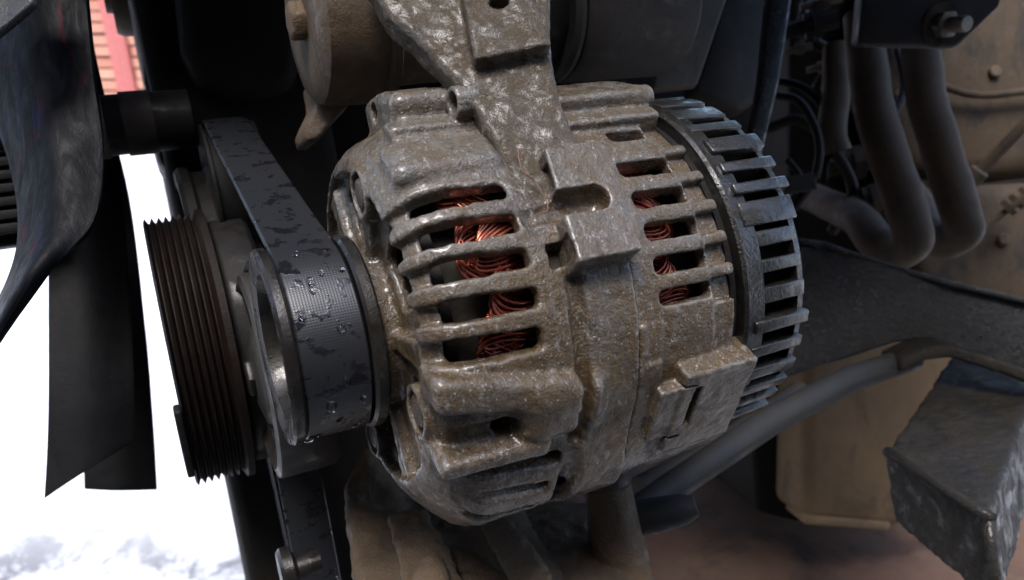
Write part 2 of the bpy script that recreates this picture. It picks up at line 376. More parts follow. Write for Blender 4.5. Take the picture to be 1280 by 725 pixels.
def np_mesh(name, verts, quads):
    me = bpy.data.meshes.new(name); nv, nq = len(verts), len(quads)
    me.vertices.add(nv); me.vertices.foreach_set('co', verts.astype(np.float32).ravel())
    me.loops.add(nq * 4); me.loops.foreach_set('vertex_index', quads.astype(np.int32).ravel())
    me.polygons.add(nq); me.polygons.foreach_set('loop_start', np.arange(0, nq * 4, 4, dtype=np.int32))
    me.polygons.foreach_set('use_smooth', np.ones(nq, bool)); me.update(calc_edges=True); me.validate(); return me
def ss(x, a, b): t = np.clip((x - a) / (b - a), 0, 1); return t * t * (3 - 2 * t)
def box_n(dims, r):
    """rounded box distance from per-axis |x|-h arrays"""
    o = 0; ins = None
    for d in dims:
        d = d + r; o = o + np.maximum(d, 0) ** 2; ins = d if ins is None else np.maximum(ins, d)
    return np.sqrt(o) + np.minimum(ins, 0) - r

class Casting:
    """signed-distance block in shaft coordinates (mm): X along shaft, Y away, Z up"""
    def __init__(s, lo, hi, vox, seed):
        s.lo, s.vox = lo, vox; n = [int((h - l) / vox) + 1 for l, h in zip(lo, hi)]
        ax = [np.float32(l) + np.arange(k, dtype=np.float32) * np.float32(vox) for l, k in zip(lo, n)]
        s.X, s.Y, s.Z = ax[0][:, None, None], ax[1][None, :, None], ax[2][None, None, :]
        s.R = np.sqrt(s.Y ** 2 + s.Z ** 2); s.PHI = np.degrees(np.arctan2(s.Z, -s.Y)); s.shape = n; s.seed = seed; s.axx = ax[0]
    def sl(s, x0, x1):
        i0 = max(0, int((x0 - s.lo[0]) / s.vox)); i1 = min(s.shape[0], int((x1 - s.lo[0]) / s.vox) + 2); return slice(i0, max(i0, i1))
    def cyl_box(s, x0, x1, p0, p1, r0, r1, rad=1.5, skew=0.0):
        """box in (shaft, arc, radius); skew shifts the angle along the shaft (deg per mm)"""
        q = s.sl(x0 - 6, x1 + 6); X = s.X[q]; pc = (p0 + p1) / 2
        ph = s.PHI - pc - (skew * (X - (x0 + x1) / 2) if skew else 0); ph = (ph + 180) % 360 - 180
        rm = max(min(r1, 75), 40)
        return q, box_n([np.abs(X - (x0 + x1) / 2) - (x1 - x0) / 2, np.abs(np.radians(ph) * rm) - math.radians(abs(p1 - p0)) / 2 * rm, np.abs(s.R - (r0 + r1) / 2) - (r1 - r0) / 2], rad)
    def add(s, qd, k=2.0): q, d = qd; s.D[q] = smin(s.D[q], d, k)
    def cut(s, qd, k=1.5): q, d = qd; s.D[q] = smax(s.D[q], -d, k)
    def flat_box(s, x0, x1, pc, t0, t1, h0, h1, rad=1.0, xs=0.0):
        """flat-topped box: tangent range t, height range h along the radius at angle pc"""
        q = s.sl(x0 - 8, x1 + 8); X = s.X[q]; a = math.radians(pc)
        h = -s.Y * math.cos(a) + s.Z * math.sin(a); t = s.Y * math.sin(a) + s.Z * math.cos(a)
        return q, box_n([np.abs(X - xs * t - (x0 + x1) / 2) - (x1 - x0) / 2, np.abs(t - (t0 + t1) / 2) - (t1 - t0) / 2, np.abs(h - (h0 + h1) / 2) - (h1 - h0) / 2], rad)
    def axial_cyl(s, x0, x1, pc, rc, rad):
        q = s.sl(x0 - 5, x1 + 5); X = s.X[q]; a = math.radians(pc)
        d = np.sqrt((s.Y + rc * math.cos(a)) ** 2 + (s.Z - rc * math.sin(a)) ** 2) - rad
        return q, smax(d, np.abs(X - (x0 + x1) / 2) - (x1 - x0) / 2, 1.0)
    def radial_cyl(s, xc, pc, rad, h0, h1):
        q = s.sl(xc - rad - 5, xc + rad + 5); X = s.X[q]; a = math.radians(pc)
        h = -s.Y * math.cos(a) + s.Z * math.sin(a); t = s.Y * math.sin(a) + s.Z * math.cos(a)
        return q, smax(np.sqrt((X - xc) ** 2 + t ** 2) - rad, np.abs(h - (h0 + h1) / 2) - (h1 - h0) / 2, 0.8)
    def mesh(s, name, amp=0.14):
        D = s.D + amp * lattice_noise(s.shape, s.vox, 6.5, s.seed) + 0.10 * lattice_noise(s.shape, s.vox, 2.2, s.seed + 1)
        v, q = surface_nets(D.astype(np.float32), s.lo, s.vox); return np_mesh(name, v * 0.001, q)

# ------------------------------------------------------------------ the setting
def ground_sheet(name, x0, x1, y0, y1, z, mat, nx=2, ny=2, amp=0.0):
    vs, fs = [], []
    for j in range(ny + 1):
        for i in range(nx + 1):
            x, y = x0 + (x1 - x0) * i / nx, y0 + (y1 - y0) * j / ny
            vs.append((x, y, z + (amp * mnoise.fractal(Vector((x * 1.7, y * 1.7, 0)), 1.0, 2.0, 4) if amp else 0)))
    for j in range(ny):
        for i in range(nx): a = j * (nx + 1) + i; fs.append((a, a + 1, a + nx + 2, a + nx + 1))
    o = mk(name, mesh_np(name, vs, fs), mat, None, Matrix.Identity(4), smooth=180); o['kind'] = 'structure'; return o
g = ground_sheet('snow_ground', -6, 6, -3, 6, 0, M['snow'], 120, 90, 0.02)
g = ground_sheet('far_snow', -150, 150, -150, 150, -0.06, M['snow'])

def brick_wall():
    yw = 4.45
    root = bpy.data.objects.new('brick_wall', None); col.objects.link(root); root.location = (-2.24, yw, 0)
    tag(root, 'blurred orange red brick wall with a flat pilaster, seen past the fan', 'wall')
    vs, fs = boxv(-1.1, 1.1, 0.05, 0.25, 0, 1.6); mk('joint_backing', mesh_np('joint_backing', vs, fs), M['mortar'], root)
    vs, fs = boxv(0.0, 0.1, -0.03, 0.05, 0, 1.6); mk('pilaster', mesh_np('pilaster', vs, fs), M['pilaster'], root, bevel=0.004)
    vs, fs = boxv(-0.106, 0.106, 0, 0.06, -0.0245, 0.0245); bme = mesh_np('brick', vs, fs); bme.materials.append(M['brick'])
    for j in range(17):
        z = 0.04 + j * 0.061
        for side in (-1, 1):
            for i in range(4):
                x = side * 0.22 * i + (-0.112 if side < 0 else 0.212) + (0.0 if (j % 2) else 0.004 * side)
                b = bpy.data.objects.new('brick', bme); col.objects.link(b); b.parent = root
                b.location = (x + 0, random.uniform(-0.006, 0.006), z + random.uniform(-.003, .003)); b.rotation_euler = (0, random.uniform(-.01, .01), random.uniform(-.02, .02))
    return root
brick_wall()

# ------------------------------------------------------------------ ALTERNATOR
alt = thing('alternator', 'muddy wet cast aluminium alternator with slotted housing and red copper windings', 'alternator', EF)
VOX = 0.54
def ro_front(X, phi):
    r = np.interp(X, [-108, -106.5, -105, -102, -98, -93, -87, -60, -57, -36], [52, 55.5, 58.3, 61.2, 63.6, 65.4, 66.2, 66.2, 67.4, 67.4]).astype(np.float32)
    return r
def bottom_swell(phi, X):
    return 8.5 * ss(-phi, 36, 62) * ss(phi, -150, -105) * ss(X, -107, -88)
def top_swell(phi): return 0.0

def build_front():
    c = Casting((-112, -86, -86), (-24.0, 74, 86), VOX, 11); X, R, PHI = c.X, c.R, c.PHI
    rr = ro_front(c.axx, None)[:, None, None]
    ro = rr + bottom_swell(PHI, X)
    outer = smax((R - ro) * 0.9, -106.5 - X, 2.5)
    cav = np.maximum(R - (ro - 6.0), -(X + 97.5)); outer = smax(outer, -cav, 1.0)
    # recessed front face with a raised hub
    rec = np.maximum(R - np.where(PHI > 100, 57, 53.5), X + 101.5); outer = smax(outer, -rec, 2.0)
    hub = smax(R - 27, np.abs(X + 103) - 7, 2.0); outer = smin(outer, hub, 3.0)
    c.D = outer.astype(np.float32)
    # front face: webs and windows
    for p in (62, -8, -80, 170, 118, -135): c.add(c.cyl_box(-105, -99, p - 6, p + 6, 24, 55, 2), 3)
    for p in (27, -44, 90, 142, -108, -165): c.cut(c.cyl_box(-110, -92, p - 17, p + 17, 31, 50, 4), 2)
    for p in (62, -28, 150, -120):                                        # bolt bosses on the face
        c.add(c.axial_cyl(-107, -98, p, 50, 8.5), 2); c.cut(c.axial_cyl(-112, -103.5, p, 50, 6.6), 1)
    # pad, ledge and lug above the slots
    c.add(c.cyl_box(-102, -66, 41.5, 57, 55, 69.0, 4), 2.5)
    c.add(c.cyl_box(-96, -62, 58, 68, 55, 70.5, 2.0), 2)
    c.add(c.cyl_box(-92, -66, 68, 96, 55, 78.5, 4.0), 2.5)
    c.cut(c.cyl_box(-101, -66, 57.4, 60.6, 68.0, 80, 1.2), 2)
    c.add(c.axial_cyl(-74, -58, 64, 75.5, 5.4), 1.2); c.cut(c.axial_cyl(-80, -64, 64, 75.5, 3.5), 0.6)
    c.cut(c.axial_cyl(-97, -86, 86, 72.5, 3.4), 0.8)
    # slots between ribs
    for p, h in ((34.6, 2.7), (24.6, 2.9), (14.9, 2.7), (4.4, 2.8), (-6.0, 3.2)):
        h *= 1.1; dp = math.degrees(h / 66)
        c.cut(c.cyl_box(-98.5, -70.5 - (0.0 if p > 0 else 1.0), p - dp, p + dp, 30, 84, 2.3, skew=-0.03), 1.6)
        # groove running out over the shoulder, floor left standing
        q = c.sl(-114, -80); Xq = c.X[q]; fl = rr[q] - 5.0
        ph = PHI - p - (-0.03) * (Xq + 84)
        d = box_n([np.abs(Xq + 98) - 15, np.abs(np.radians(ph) * 64) - h * 1.0, (fl - R)], 1.4); c.cut((q, d), 1.8)
    c.cut(c.cyl_box(-76, -67, 32, 37.5, 60, 64.5, 2), 1)
    # ridge, pocket, boss and lower ribs
    c.add(c.cyl_box(-107, -54, -24.0, -14.5, 55, 70.0, 3.5, skew=-0.2), 2.5)
    c.add(c.cyl_box(-80, -53, -35, -18, 55, 70.3, 5.0), 5)
    c.cut(c.cyl_box(-106, -81, -33.0, -26.5, 63.0, 80, 2.6), 2.5)
    c.cut(c.radial_cyl(-84.5, -29.5, 3.6, 58.5, 80), 1.2)
    c.add(c.cyl_box(-106, -70, -39.0, -33.5, 55, 70.5, 2.4, skew=-0.05), 2)
    c.cut(c.cyl_box(-99, -64, -45.5, -41.0, 40, 90, 2.0, skew=-0.12), 1.2)
    c.cut(c.cyl_box(-100, -68, -53.0, -50.0, 69.5, 90, 1.3, skew=-0.12), 1.5)
    c.cut(c.cyl_box(-103, -70, -62.0, -59.0, 70.0, 90, 1.3, skew=-0.12), 1.5)
    c.cut(c.cyl_box(-64, -57.5, -72, -40, 69.5, 90, 3), 2.5)
    # groove beside the smooth middle band
    c.cut(c.cyl_box(-61, -57.2, -42, 10, 64.4, 90, 1.6, skew=0.0), 2.5)
    c.add(c.cyl_box(-46, -36, 58, 84, 55, 76, 2.5), 2)
    c.D = smax(c.D, X + 39.4, 0.5)
    # clamp pad with a keyhole slot, overhanging the joint
    q, d = c.flat_box(-58.7, -37.2, 26, -21, 17.5, 55, 73.0, 0.7, xs=0.09); d = np.where(c.X[q] > -40, np.maximum(d, 66.9 - R), d); c.add((q, d), 0.8)
    c.cut(c.flat_box(-72, -42.3, 26, -6.0, 2.7, 65.0, 90, 4.0), 0.4)
    c.cut(c.flat_box(-63.5, -55.5, 26, 4, 13, 57, 71.5, 0.6), 0.4); c.cut(c.flat_box(-65, -59, 26, -18, -10.5, 57, 71, 0.6), 0.4)
    return c.mesh('front_housing')
def build_rear():
    c = Casting((-39.4, -86, -86), (8.5, 74, 86), VOX, 23); X, R, PHI = c.X, c.R, c.PHI
    ro = np.interp(c.axx, [-40, -9.5, -8.0, 0], [66.3, 66.0, 62.8, 62.6]).astype(np.float32)[:, None, None] + bottom_swell(PHI, X) * 0.85 * ss(-X, -6, 10)
    outer = smax(R - ro, X - 0.3, 1.0); outer = smax(outer, -38.7 - X, 0.5)
    cav = R - np.minimum(ro - 5.5, 60.5); outer = smax(outer, -cav, 0.8)
    c.D = outer.astype(np.float32)
    # solid skin outside the slotted window
    c.add(c.cyl_box(-38.6, -0.5, -120, -8.0, 58, 65.5, 0.8), 1); c.add(c.cyl_box(-38.6, -0.5, 54, 170, 58, 66, 0.8), 1)
    for p in (40.3, 29.6, 19.7, 10.1, 0.7): c.add(c.cyl_box(-34, 0.6, p - 1.9, p + 1.9, 58, 66.4, 1.7), 0.6)
    for p, h in ((49.3, 3.2), (35.0, 3.2), (24.6, 3.0), (14.9, 2.9), (5.4, 2.9), (-3.6, 2.6)):
        dp = math.degrees(h / 66); c.cut(c.cyl_box(-29.8 + (5 if p > 45 else 0), -9.0, p - dp, p + dp, 30, 84, 2.2, skew=-0.02), 0.9)
    # lug on top with stepped flank
    c.add(c.cyl_box(-38.6, -1.5, 60, 86, 55, 75.5, 2.2), 1.5); c.add(c.cyl_box(-38.6, -1.0, 53.5, 62, 55, 70.0, 1.4), 1.2)
    c.add(c.axial_cyl(-8, 1.5, 63, 71.5, 4.4), 1.0)
    c.cut(c.cyl_box(-36, -22, 80.5, 83, 72.5, 80, 0.8), 0.6)
    # lower connector block
    c.add(c.cyl_box(-38.6, -30, -55, -9, 55, 67.4, 1.0), 1.0)
    c.add(c.flat_box(-24, 5.0, -38, -20.5, 17, 50, 71.0, 1.2, xs=0.0), 1.4)
    c.add(c.flat_box(-32, -19.3, -37, -13, 10, 50, 70.2, 0.8), 1.0)
    c.cut(c.flat_box(-19.2, -16.2, -37, -9, 9.5, 58, 90, 0.6), 0.4)
    c.cut(c.flat_box(-33, -19.3, -37, -14.3, -13.2, 68, 90, 0.3), 0.4); c.cut(c.flat_box(-33, -19.3, -37, 10.2, 11.2, 68, 90, 0.3), 0.4)
    c.add(c.cyl_box(-20, 6, -66, -56, 55, 73, 1.0), 1.2)
    c.cut(c.cyl_box(-36, -14, -8.2, -20.5, 66.6, 80, 1), 1.0)
    return c.mesh('rear_housing', 0.12)
mk('front_housing', build_front(), M['alu'], alt)
mk('rear_housing', build_rear(), M['alu'], alt)

# stator, rotor, rear plate
vs, fs = lathe([(-.069, .052), (-.069, .0605), (-.031, .0605), (-.031, .052)], 72); mk('stator', mesh_np('stator', vs, fs), M['laminate'], alt, smooth=40)
vs, fs = lathe([(-.092, .008), (-.092, .043), (-.012, .043), (-.012, .008)], 48); mk('rotor', mesh_np('rotor', vs, fs), M['laminate'], alt, smooth=40)
vs, fs = lathe([(.001, .005), (.001, .0618), (.0045, .0618), (.0045, .005)], 72); mk('rear_plate', mesh_np('rear_plate', vs, fs), M['black'], alt, smooth=40)

vs, fs = lathe([(-.0965, .012), (-.0965, .0520), (-.0930, .0525), (-.0920, .043)], 60); mk('slot_baffle', mesh_np('slot_baffle', vs, fs), M['fanpulley'], alt, smooth=40)  # dark baffle added so the slots look black inside
def windings(name, s0, s1, n, seed):
    r_ = random.Random(seed); vs, fs = [], []
    for i in range(n):
        g_ = i // 6; p0 = -75 + 180 * g_ * 6 / n + (i % 6) * 1.6; span = (10, 16, 13, 19)[g_ % 4]; lay = ((g_ * 0.37) % 1.0) * .8 + r_.uniform(0, .2)
        top = s1 + (s0 - s1) * (((g_ * 0.61) % 1.0) * .3 + (i % 6) * .03); R0 = 53.0 + 7 * lay; pts = []
        lean = (-5, 3, 6, -2)[(g_ * 3) % 4] + r_.uniform(-.4, .4)
        for k in range(13):
            t = k / 12; h = math.sin(math.pi * t) ** 0.6
            ph = math.radians(p0 + span * (t - .5) * (1 + .25 * math.sin(math.pi * t)) + lean * h); s = s0 + (top - s0) * h; R = R0 + 0.9 * math.sin(t * 5 + g_)
            pts.append((s * .001, -R * math.cos(ph) * .001, R * math.sin(ph) * .001))
        a, b = tube(pts, 0.00058, 6); o = len(vs); vs += a; fs += [tuple(x + o for x in f) for f in b]
    return mk(name, mesh_np(name, vs, fs), M['copper'], alt, smooth=180, kind='stuff')
windings('copper_winding', -68, -90, 180, 3); windings('copper_winding', -32, -11, 180, 5)

# rear cover with fins
cov_prof = [(.0040, .0610), (.0040, .0655), (.0048, .0661), (.0110, .0661), (.0116, .0630)]
vs, fs = lathe(cov_prof, 96); cover = mk('rear_cover', mesh_np('rear_cover', vs, fs), M['cover'], alt, smooth=35)
m_ = cover.modifiers.new('sol', 'SOLIDIFY'); m_.thickness = 0.0012; m_.offset = 0
def arc_block(s0, s1, p0, p1, r0, r1, n=3, taper=0.0):
    vs, fs = [], []
    for i in range(n + 1):
        p = math.radians(p0 + (p1 - p0) * i / n)
        for (s, r) in ((s0, r0), (s0, r1), (s1, r1 - taper), (s1, r0)):
            vs.append((s * .001, -r * math.cos(p) * .001, r * math.sin(p) * .001))
    for i in range(n):
        for k in range(4): fs.append((i * 4 + k, i * 4 + (k + 1) % 4, i * 4 + 4 + (k + 1) % 4, i * 4 + 4 + k))
    fs.append((0, 1, 2, 3)); fs.append((n * 4 + 3, n * 4 + 2, n * 4 + 1, n * 4)); return vs, fs
def cover_part(name, vf, bevel=.0006, disp=None):
    o = mk(name, fix_normals(mesh_np(name, *vf)), M['cover'], cover, bevel=bevel, seg=2, disp=disp); return o
fins = [(76, 8.0, 66, 26), (66, 8.0, 66.5, 27), (56.5, 8.0, 66.0, 28), (47.5, 4.2, 66.0, 29), (38.0, 6.2, 67.2, 30), (29.8, 4.0, 66.8, 30), (22.3, 3.8, 67.4, 30.5),
        (14.8, 8.0, 66.2, 30), (7.2, 5.2, 64.4, 29), (-1.0, 4.4, 64.6, 29), (-9.6, 5.4, 65.0, 29.5), (-18.5, 4.2, 66.6, 30.5), (-27.0, 4.0, 66.0, 30), (-35.5, 4.4, 66.2, 30), (-42.8, 4.0, 66.4, 29.5), (-49.8, 4.0, 66.4, 29.5), (-57.5, 6.0, 67.5, 29)]
for p in range(-66, -286, -9): fins.append((p, 4.3, 66.2, 30))
for (p, wd, r1, s1) in fins:
    cover_part('fin', arc_block(7.4, s1 + .6, p - wd * .46, p + wd * .46, 58.5 if wd < 7 else 62, r1 + 1.1, 3, 0.3))
vs, fs = lathe([(.0275, .0615), (.0275, .0652), (.0300, .0650), (.0312, .0635), (.0320, .0560), (.0325, .010), (.0285, .010), (.0275, .0615)], 96)
mk('end_cap', mesh_np('end_cap', vs, fs), M['cover'], cover, smooth=40)
vs, fs = lathe([(.009, .0590), (.0275, .0590)], 96); mk('inner_sleeve', mesh_np('inner_sleeve', vs, fs), M['block'], cover, smooth=40)

# face bolts
for p in (62, -28, 150, -120):
    a = math.radians(p); vs, fs = hexbolt(.0058, .0055)
    vs = [(-.1012 - x, -.050 * math.cos(a) + y, .050 * math.sin(a) + z) for x, y, z in vs]
    mk('face_bolt', fix_normals(mesh_np('face_bolt', vs, fs)), M['alu_face'], alt, bevel=.0006)

# pulley
prof = [(-.1085, .016), (-.1085, .0325), (-.1095, .0335), (-.1125, .0335), (-.1135, .0325), (-.1137, .0290)]
for k in range(6):
    a = -.1140 - k * .0035; prof += [(a, .0296), (a - .0014, .0270), (a - .0021, .0270), (a - .0035, .0296)]
prof += [(-.1352, .0322), (-.1360, .0330), (-.1385, .0330), (-.1395, .0322), (-.1395, .0290), (-.1385, .0245), (-.1330, .0225), (-.1220, .0215), (-.1215, .0120), (-.1330, .0110), (-.1335, .0)]
vs, fs = lathe(prof, 96); pul = mk('pulley', fix_normals(mesh_np('pulley', vs, fs)), M['pulley'], alt, smooth=35)
vs, fs = hexbolt(.0105, .010); vs = [(-.124 - x, y, z) for x, y, z in vs]; mk('shaft_nut', fix_normals(mesh_np('shaft_nut', vs, fs)), M['pulley'], pul, bevel=.0008)

# mounting arm (one tapering cast web)
def extrude_poly_sdf(name, frame, poly, t0, t1, vox, extra=None, rnd=2.0, seed=5, amp=0.25):
    """casting from an outline in the frame's xy plane (mm), thickness along z"""
    pts = np.array(poly, np.float32); lo = pts.min(0) - 6; hi = pts.max(0) + 6
    xs = np.arange(lo[0], hi[0], vox, dtype=np.float32); ys = np.arange(lo[1], hi[1], vox, dtype=np.float32); zs = np.arange(t0 - 14, t1 + 14, vox, dtype=np.float32)
    X, Y = np.meshgrid(xs, ys, indexing='ij'); d2 = np.full(X.shape, 1e9, np.float32); sgn = np.ones(X.shape, np.float32)
    n = len(pts)
    for i in range(n):
        a, b = pts[i], pts[(i + 1) % n]; e = b - a; wx, wy = X - a[0], Y - a[1]
        t = np.clip((wx * e[0] + wy * e[1]) / (e @ e), 0, 1); d2 = np.minimum(d2, (wx - e[0] * t) ** 2 + (wy - e[1] * t) ** 2)
        c1 = Y >= a[1]; c2 = Y < b[1]; c3 = e[0] * wy > e[1] * wx
        flip = (c1 & c2 & c3) | (~c1 & ~c2 & ~c3); sgn = np.where(flip, -sgn, sgn)
    d = (np.sqrt(d2) * sgn)[:, :, None]; Z = zs[None, None, :]
    D = box_n([d + 0 * Z, np.abs(Z - (t0 + t1) / 2) + 0 * d - (t1 - t0) / 2], rnd)
    if extra: D = extra(D, X[:, :, None], Y[:, :, None], Z)
    D = D + amp * lattice_noise(D.shape, vox, 5.5, seed) + 0.16 * lattice_noise(D.shape, vox, 2.2, seed + 1)
    v, q = surface_nets(D.astype(np.float32), (lo[0], lo[1], zs[0]), vox); return np_mesh(name, v * .001, q)
def plane_poly(frame, pix):
    """pixels -> mm coordinates where the view rays meet the frame's xy plane"""
    inv = frame.inverted(); o = inv @ Vector((0, 0, 0)); out = []
    for (px, py) in pix:
        dd = (inv @ P(px, py, 1.0)) - o; t = -o.z / dd.z; q = o + dd * t; out.append((q.x * 1000, q.y * 1000))
    return out
pa = P(655, 250, .2315); pb = P(560, -20, .258)
ay = (pb - pa).normalized(); az = Vector((0.12, -1, 0.30)); az = (az - ay * az.dot(ay)).normalized(); ax_ = ay.cross(az)
AF = Matrix(((ax_.x, ay.x, az.x, pa.x), (ax_.y, ay.y, az.y, pa.y), (ax_.z, ay.z, az.z, pa.z), (0, 0, 0, 1)))
arm_px = [(668, 262), (648, 240), (622, 192), (602, 152), (581, 119), (553, 86), (515, 47), (480, 16), (452, -40), (690, -40), (688, 20), (690, 70), (694, 95), (702, 135), (716, 165), (735, 190), (725, 235), (700, 262)]
arm_poly = plane_poly(AF, arm_px)
step = plane_poly(AF, [(566, -60), (590, 82), (690, 82), (692, -60), (622, 21)])
def arm_extra(D, X, Y, Z):
    # raised pad on the upper right with an oval bolt hole, sloping left flank
    (x0, y0), (x1, y1), (x2, y2), (x3, y3), (hx, hy) = step
    left = ((X - x0) * (y1 - y0) - (Y - y0) * (x1 - x0)) / math.hypot(x1 - x0, y1 - y0)
    pad = box_n([left + 0 * Z, (y1 + y2) / 2 - Y + 0 * Z + 0 * X, (X - x2) + 0 * Z, np.abs(Z - 0) - 7.5], 1.2)
    D = smin(D, pad, 1.5)
    hole = np.sqrt(((X - hx) / 1.5) ** 2 + (Y - hy) ** 2) - 2.2 + 0 * Z
    return smax(D, -np.maximum(hole, 2 - Z), 0.6)
arm = mk('mounting_arm', extrude_poly_sdf('mounting_arm', AF, arm_poly, -11, 1.0, 0.6, arm_extra, 2.2, 31), M['alu_arm'], alt)
arm.matrix_local = EF.inverted() @ AF
# ------------------------------------------------------------------ serpentine belt
def belt_path():
    """(v, w, tangent-normal) centre line of the belt's back, closed"""
    R1 = .0322; pts = []
    def arc(c, r, a0, a1, n):
        for k in range(n + 1):
            a = math.radians(a0 + (a1 - a0) * k / n); pts.append((c[0] - r * math.cos(a), c[1] + r * math.sin(a)))
    UPC, UR = (.158, .070), .036
    d = math.atan2(UPC[1] + .0, UPC[0]); tang = 90 - math.degrees(d) - math.degrees(math.asin((UR - R1) / math.hypot(*UPC)))
    arc((0, 0), R1, tang + 2, -150, 44)
    IC, IR = (.0785, -.018), .0445
    arc(IC, IR + .0005, 38, 178, 24)
    CR = (.06, -.37); arc(CR, .075, 178, 180, 2)
    for q in ((.02, -.445), (.11, -.43)): pts.append(q)
    arc(UPC, UR, 186, tang + 2, 24)
    return pts
def build_belt():
    raw = belt_path(); pts = [raw[0]]
    for q in raw[1:] + raw[:1]:                                       # even spacing
        a = pts[-1]; L = math.hypot(q[0] - a[0], q[1] - a[1]); n = max(1, int(L / .004))
        for k in range(1, n + 1): pts.append((a[0] + (q[0] - a[0]) * k / n, a[1] + (q[1] - a[1]) * k / n))
    pts.pop(); n = len(pts)
    P_ = np.array(pts); T = np.roll(P_, -2, 0) - np.roll(P_, 2, 0); T /= np.linalg.norm(T, axis=1)[:, None]
    N = np.stack([T[:, 1], -T[:, 0]], 1)
    if N[5] @ P_[5] < 0: N = -N
    s0, s1 = -.1350, -.1142
    prof = [(s0 + .0006, 0.0), (s0 + .004, .0001), ((s0 + s1) / 2, .00012), (s1 - .004, .0001), (s1 - .0006, 0), (s1, -.0006), (s1, -.0018)]
    nr = 6; pw = (s1 - s0) / nr
    for k in range(nr): prof += [(s1 - k * pw - pw * .25, -.0042), (s1 - k * pw - pw * .6, -.0042), (s1 - (k + 1) * pw + .0002, -.0020)]
    prof += [(s0, -.0018), (s0, -.0006)]
    m = len(prof); vs, fs, uvs = [], [], []
    Ls = np.concatenate([[0], np.cumsum(np.linalg.norm(np.diff(P_, axis=0), axis=1))])
    for i in range(n):
        for (s, h) in prof: vs.append((s, pts[i][0] + N[i, 0] * h, pts[i][1] + N[i, 1] * h))
    for i in range(n):
        j = (i + 1) % n
        for k in range(m): fs.append((i * m + k, i * m + (k + 1) % m, j * m + (k + 1) % m, j * m + k))
    me = mesh_np('serpentine_belt', vs, fs)
    uv = me.uv_layers.new(name='UVMap'); li = 0
    for f in fs:
        for vi in f:
            i, k = divmod(vi, m); uv.data[li].uv = (prof[k][0], Ls[i] if i < len(Ls) else 0); li += 1
    fix_normals(me)
    o = mk('serpentine_belt', me, M['belt'], None, MW @ EF, smooth=40)
    tag(o, 'wet black ribbed belt wrapped round the alternator pulley and running up behind it', 'belt')
    # drops lying on the back of the belt
    vs, fs = [], []
    r_ = random.Random(9)
    for c in range(150):
        i = r_.randrange(0, 150) % n; s = r_.uniform(s0 + .0015, s1 - .0015); r = r_.choice((.0004, .0006, .0009, .0014)) * r_.uniform(.7, 1.3)
        Nv = Vector((0, N[i, 0], N[i, 1])); Tv = Vector((0, T[i, 0], T[i, 1])); ctr = Vector((s, pts[i][0], pts[i][1])) + Nv * .00005
        b0 = len(vs); st = r_.uniform(1, 1.9)
        for a_, hh in ((1.0, 0.0), (.85, .35), (.5, .6)):
            for k in range(8):
                t = 2 * math.pi * k / 8; vs.append(ctr + Tv * (r * a_ * st * math.cos(t)) + Vector((1, 0, 0)) * (r * a_ * math.sin(t)) + Nv * (r * hh))
        vs.append(ctr + Nv * r * .66)
        for ring in range(2):
            for k in range(8): k2 = (k + 1) % 8; fs.append((b0 + ring * 8 + k, b0 + ring * 8 + k2, b0 + ring * 8 + 8 + k2, b0 + ring * 8 + 8 + k))
        for k in range(8): fs.append((b0 + 16 + k, b0 + 16 + (k + 1) % 8, b0 + 24))
        fs.append(tuple(b0 + k for k in range(8))[::-1])
    mk('water_drops', fix_normals(mesh_np('water_drops', vs, fs)), M['water'], o, smooth=180, kind='stuff')
    return o
build_belt()

# ------------------------------------------------------------------ pulleys beside the alternator
def EFrame(s, v, w): return EF @ Matrix.Translation((s, v, w))
t = thing('idler_pulley', 'worn grey idler pulley with holes in its face, behind the alternator pulley', 'pulley', EFrame(-.127, .0785, -.018))
vs, fs = lathe([(.012, .030), (.012, .0435), (.0105, .0442), (-.0105, .0442), (-.0115, .0437), (-.0125, .0400), (-.0105, .0375), (-.0095, .0220), (-.0115, .0200), (-.0135, .0120), (-.0135, .0)], 80)
rim = mk('rim', fix_normals(mesh_np('rim', vs, fs)), M['idler'], t, smooth=35)
for k in range(6):
    a = math.radians(60 * k + 20); vs, fs = lathe([(-.0103, .0), (-.0103, .0052), (-.0093, .0058)], 16)
    mk('face_hole', mesh_np('face_hole', [(x, y - .029 * math.cos(a), z + .029 * math.sin(a)) for x, y, z in vs], fs), M['black'], t, smooth=30)
vs, fs = hexbolt(.0085, .003); mk('bolt', fix_normals(mesh_np('bolt', [(-.0133 - x, y, z) for x, y, z in vs], fs)), M['pulley'], t, bevel=.0006)

t = thing('fan_pulley', 'rusty black grooved fan pulley with bare ribs, right of the fan blades', 'pulley', EFrame(-.158, .15, -.006))
prof = [(-.0130, .020), (-.0130, .0645)]
for k in range(7): a = -.0120 + k * .0031; prof += [(a, .0664), (a + .0013, .0636), (a + .0018, .0636), (a + .0031, .0664)]
prof += [(.0105, .0680), (.0135, .0680), (.0145, .0630), (.0145, .020)]
vs, fs = lathe(prof, 96); mk('grooved_rim', fix_normals(mesh_np('grooved_rim', vs, fs)), M['fanpulley'], t, smooth=25)
vs, fs = lathe([(.0145, .030), (.0145, .0605), (.0165, .0618), (.0300, .0618), (.0320, .0600), (.0320, .0500), (.0370, .0480), (.0420, .030)], 80)
mk('hub_drum', fix_normals(mesh_np('hub_drum', vs, fs)), M['black'], t, smooth=35)
vs, fs = arc_block(-15.5, -12.4, -52, -17, 60, 68.5, 6); mk('balance_weight', fix_normals(mesh_np('balance_weight', vs, fs)), M['black'], t, bevel=.001)

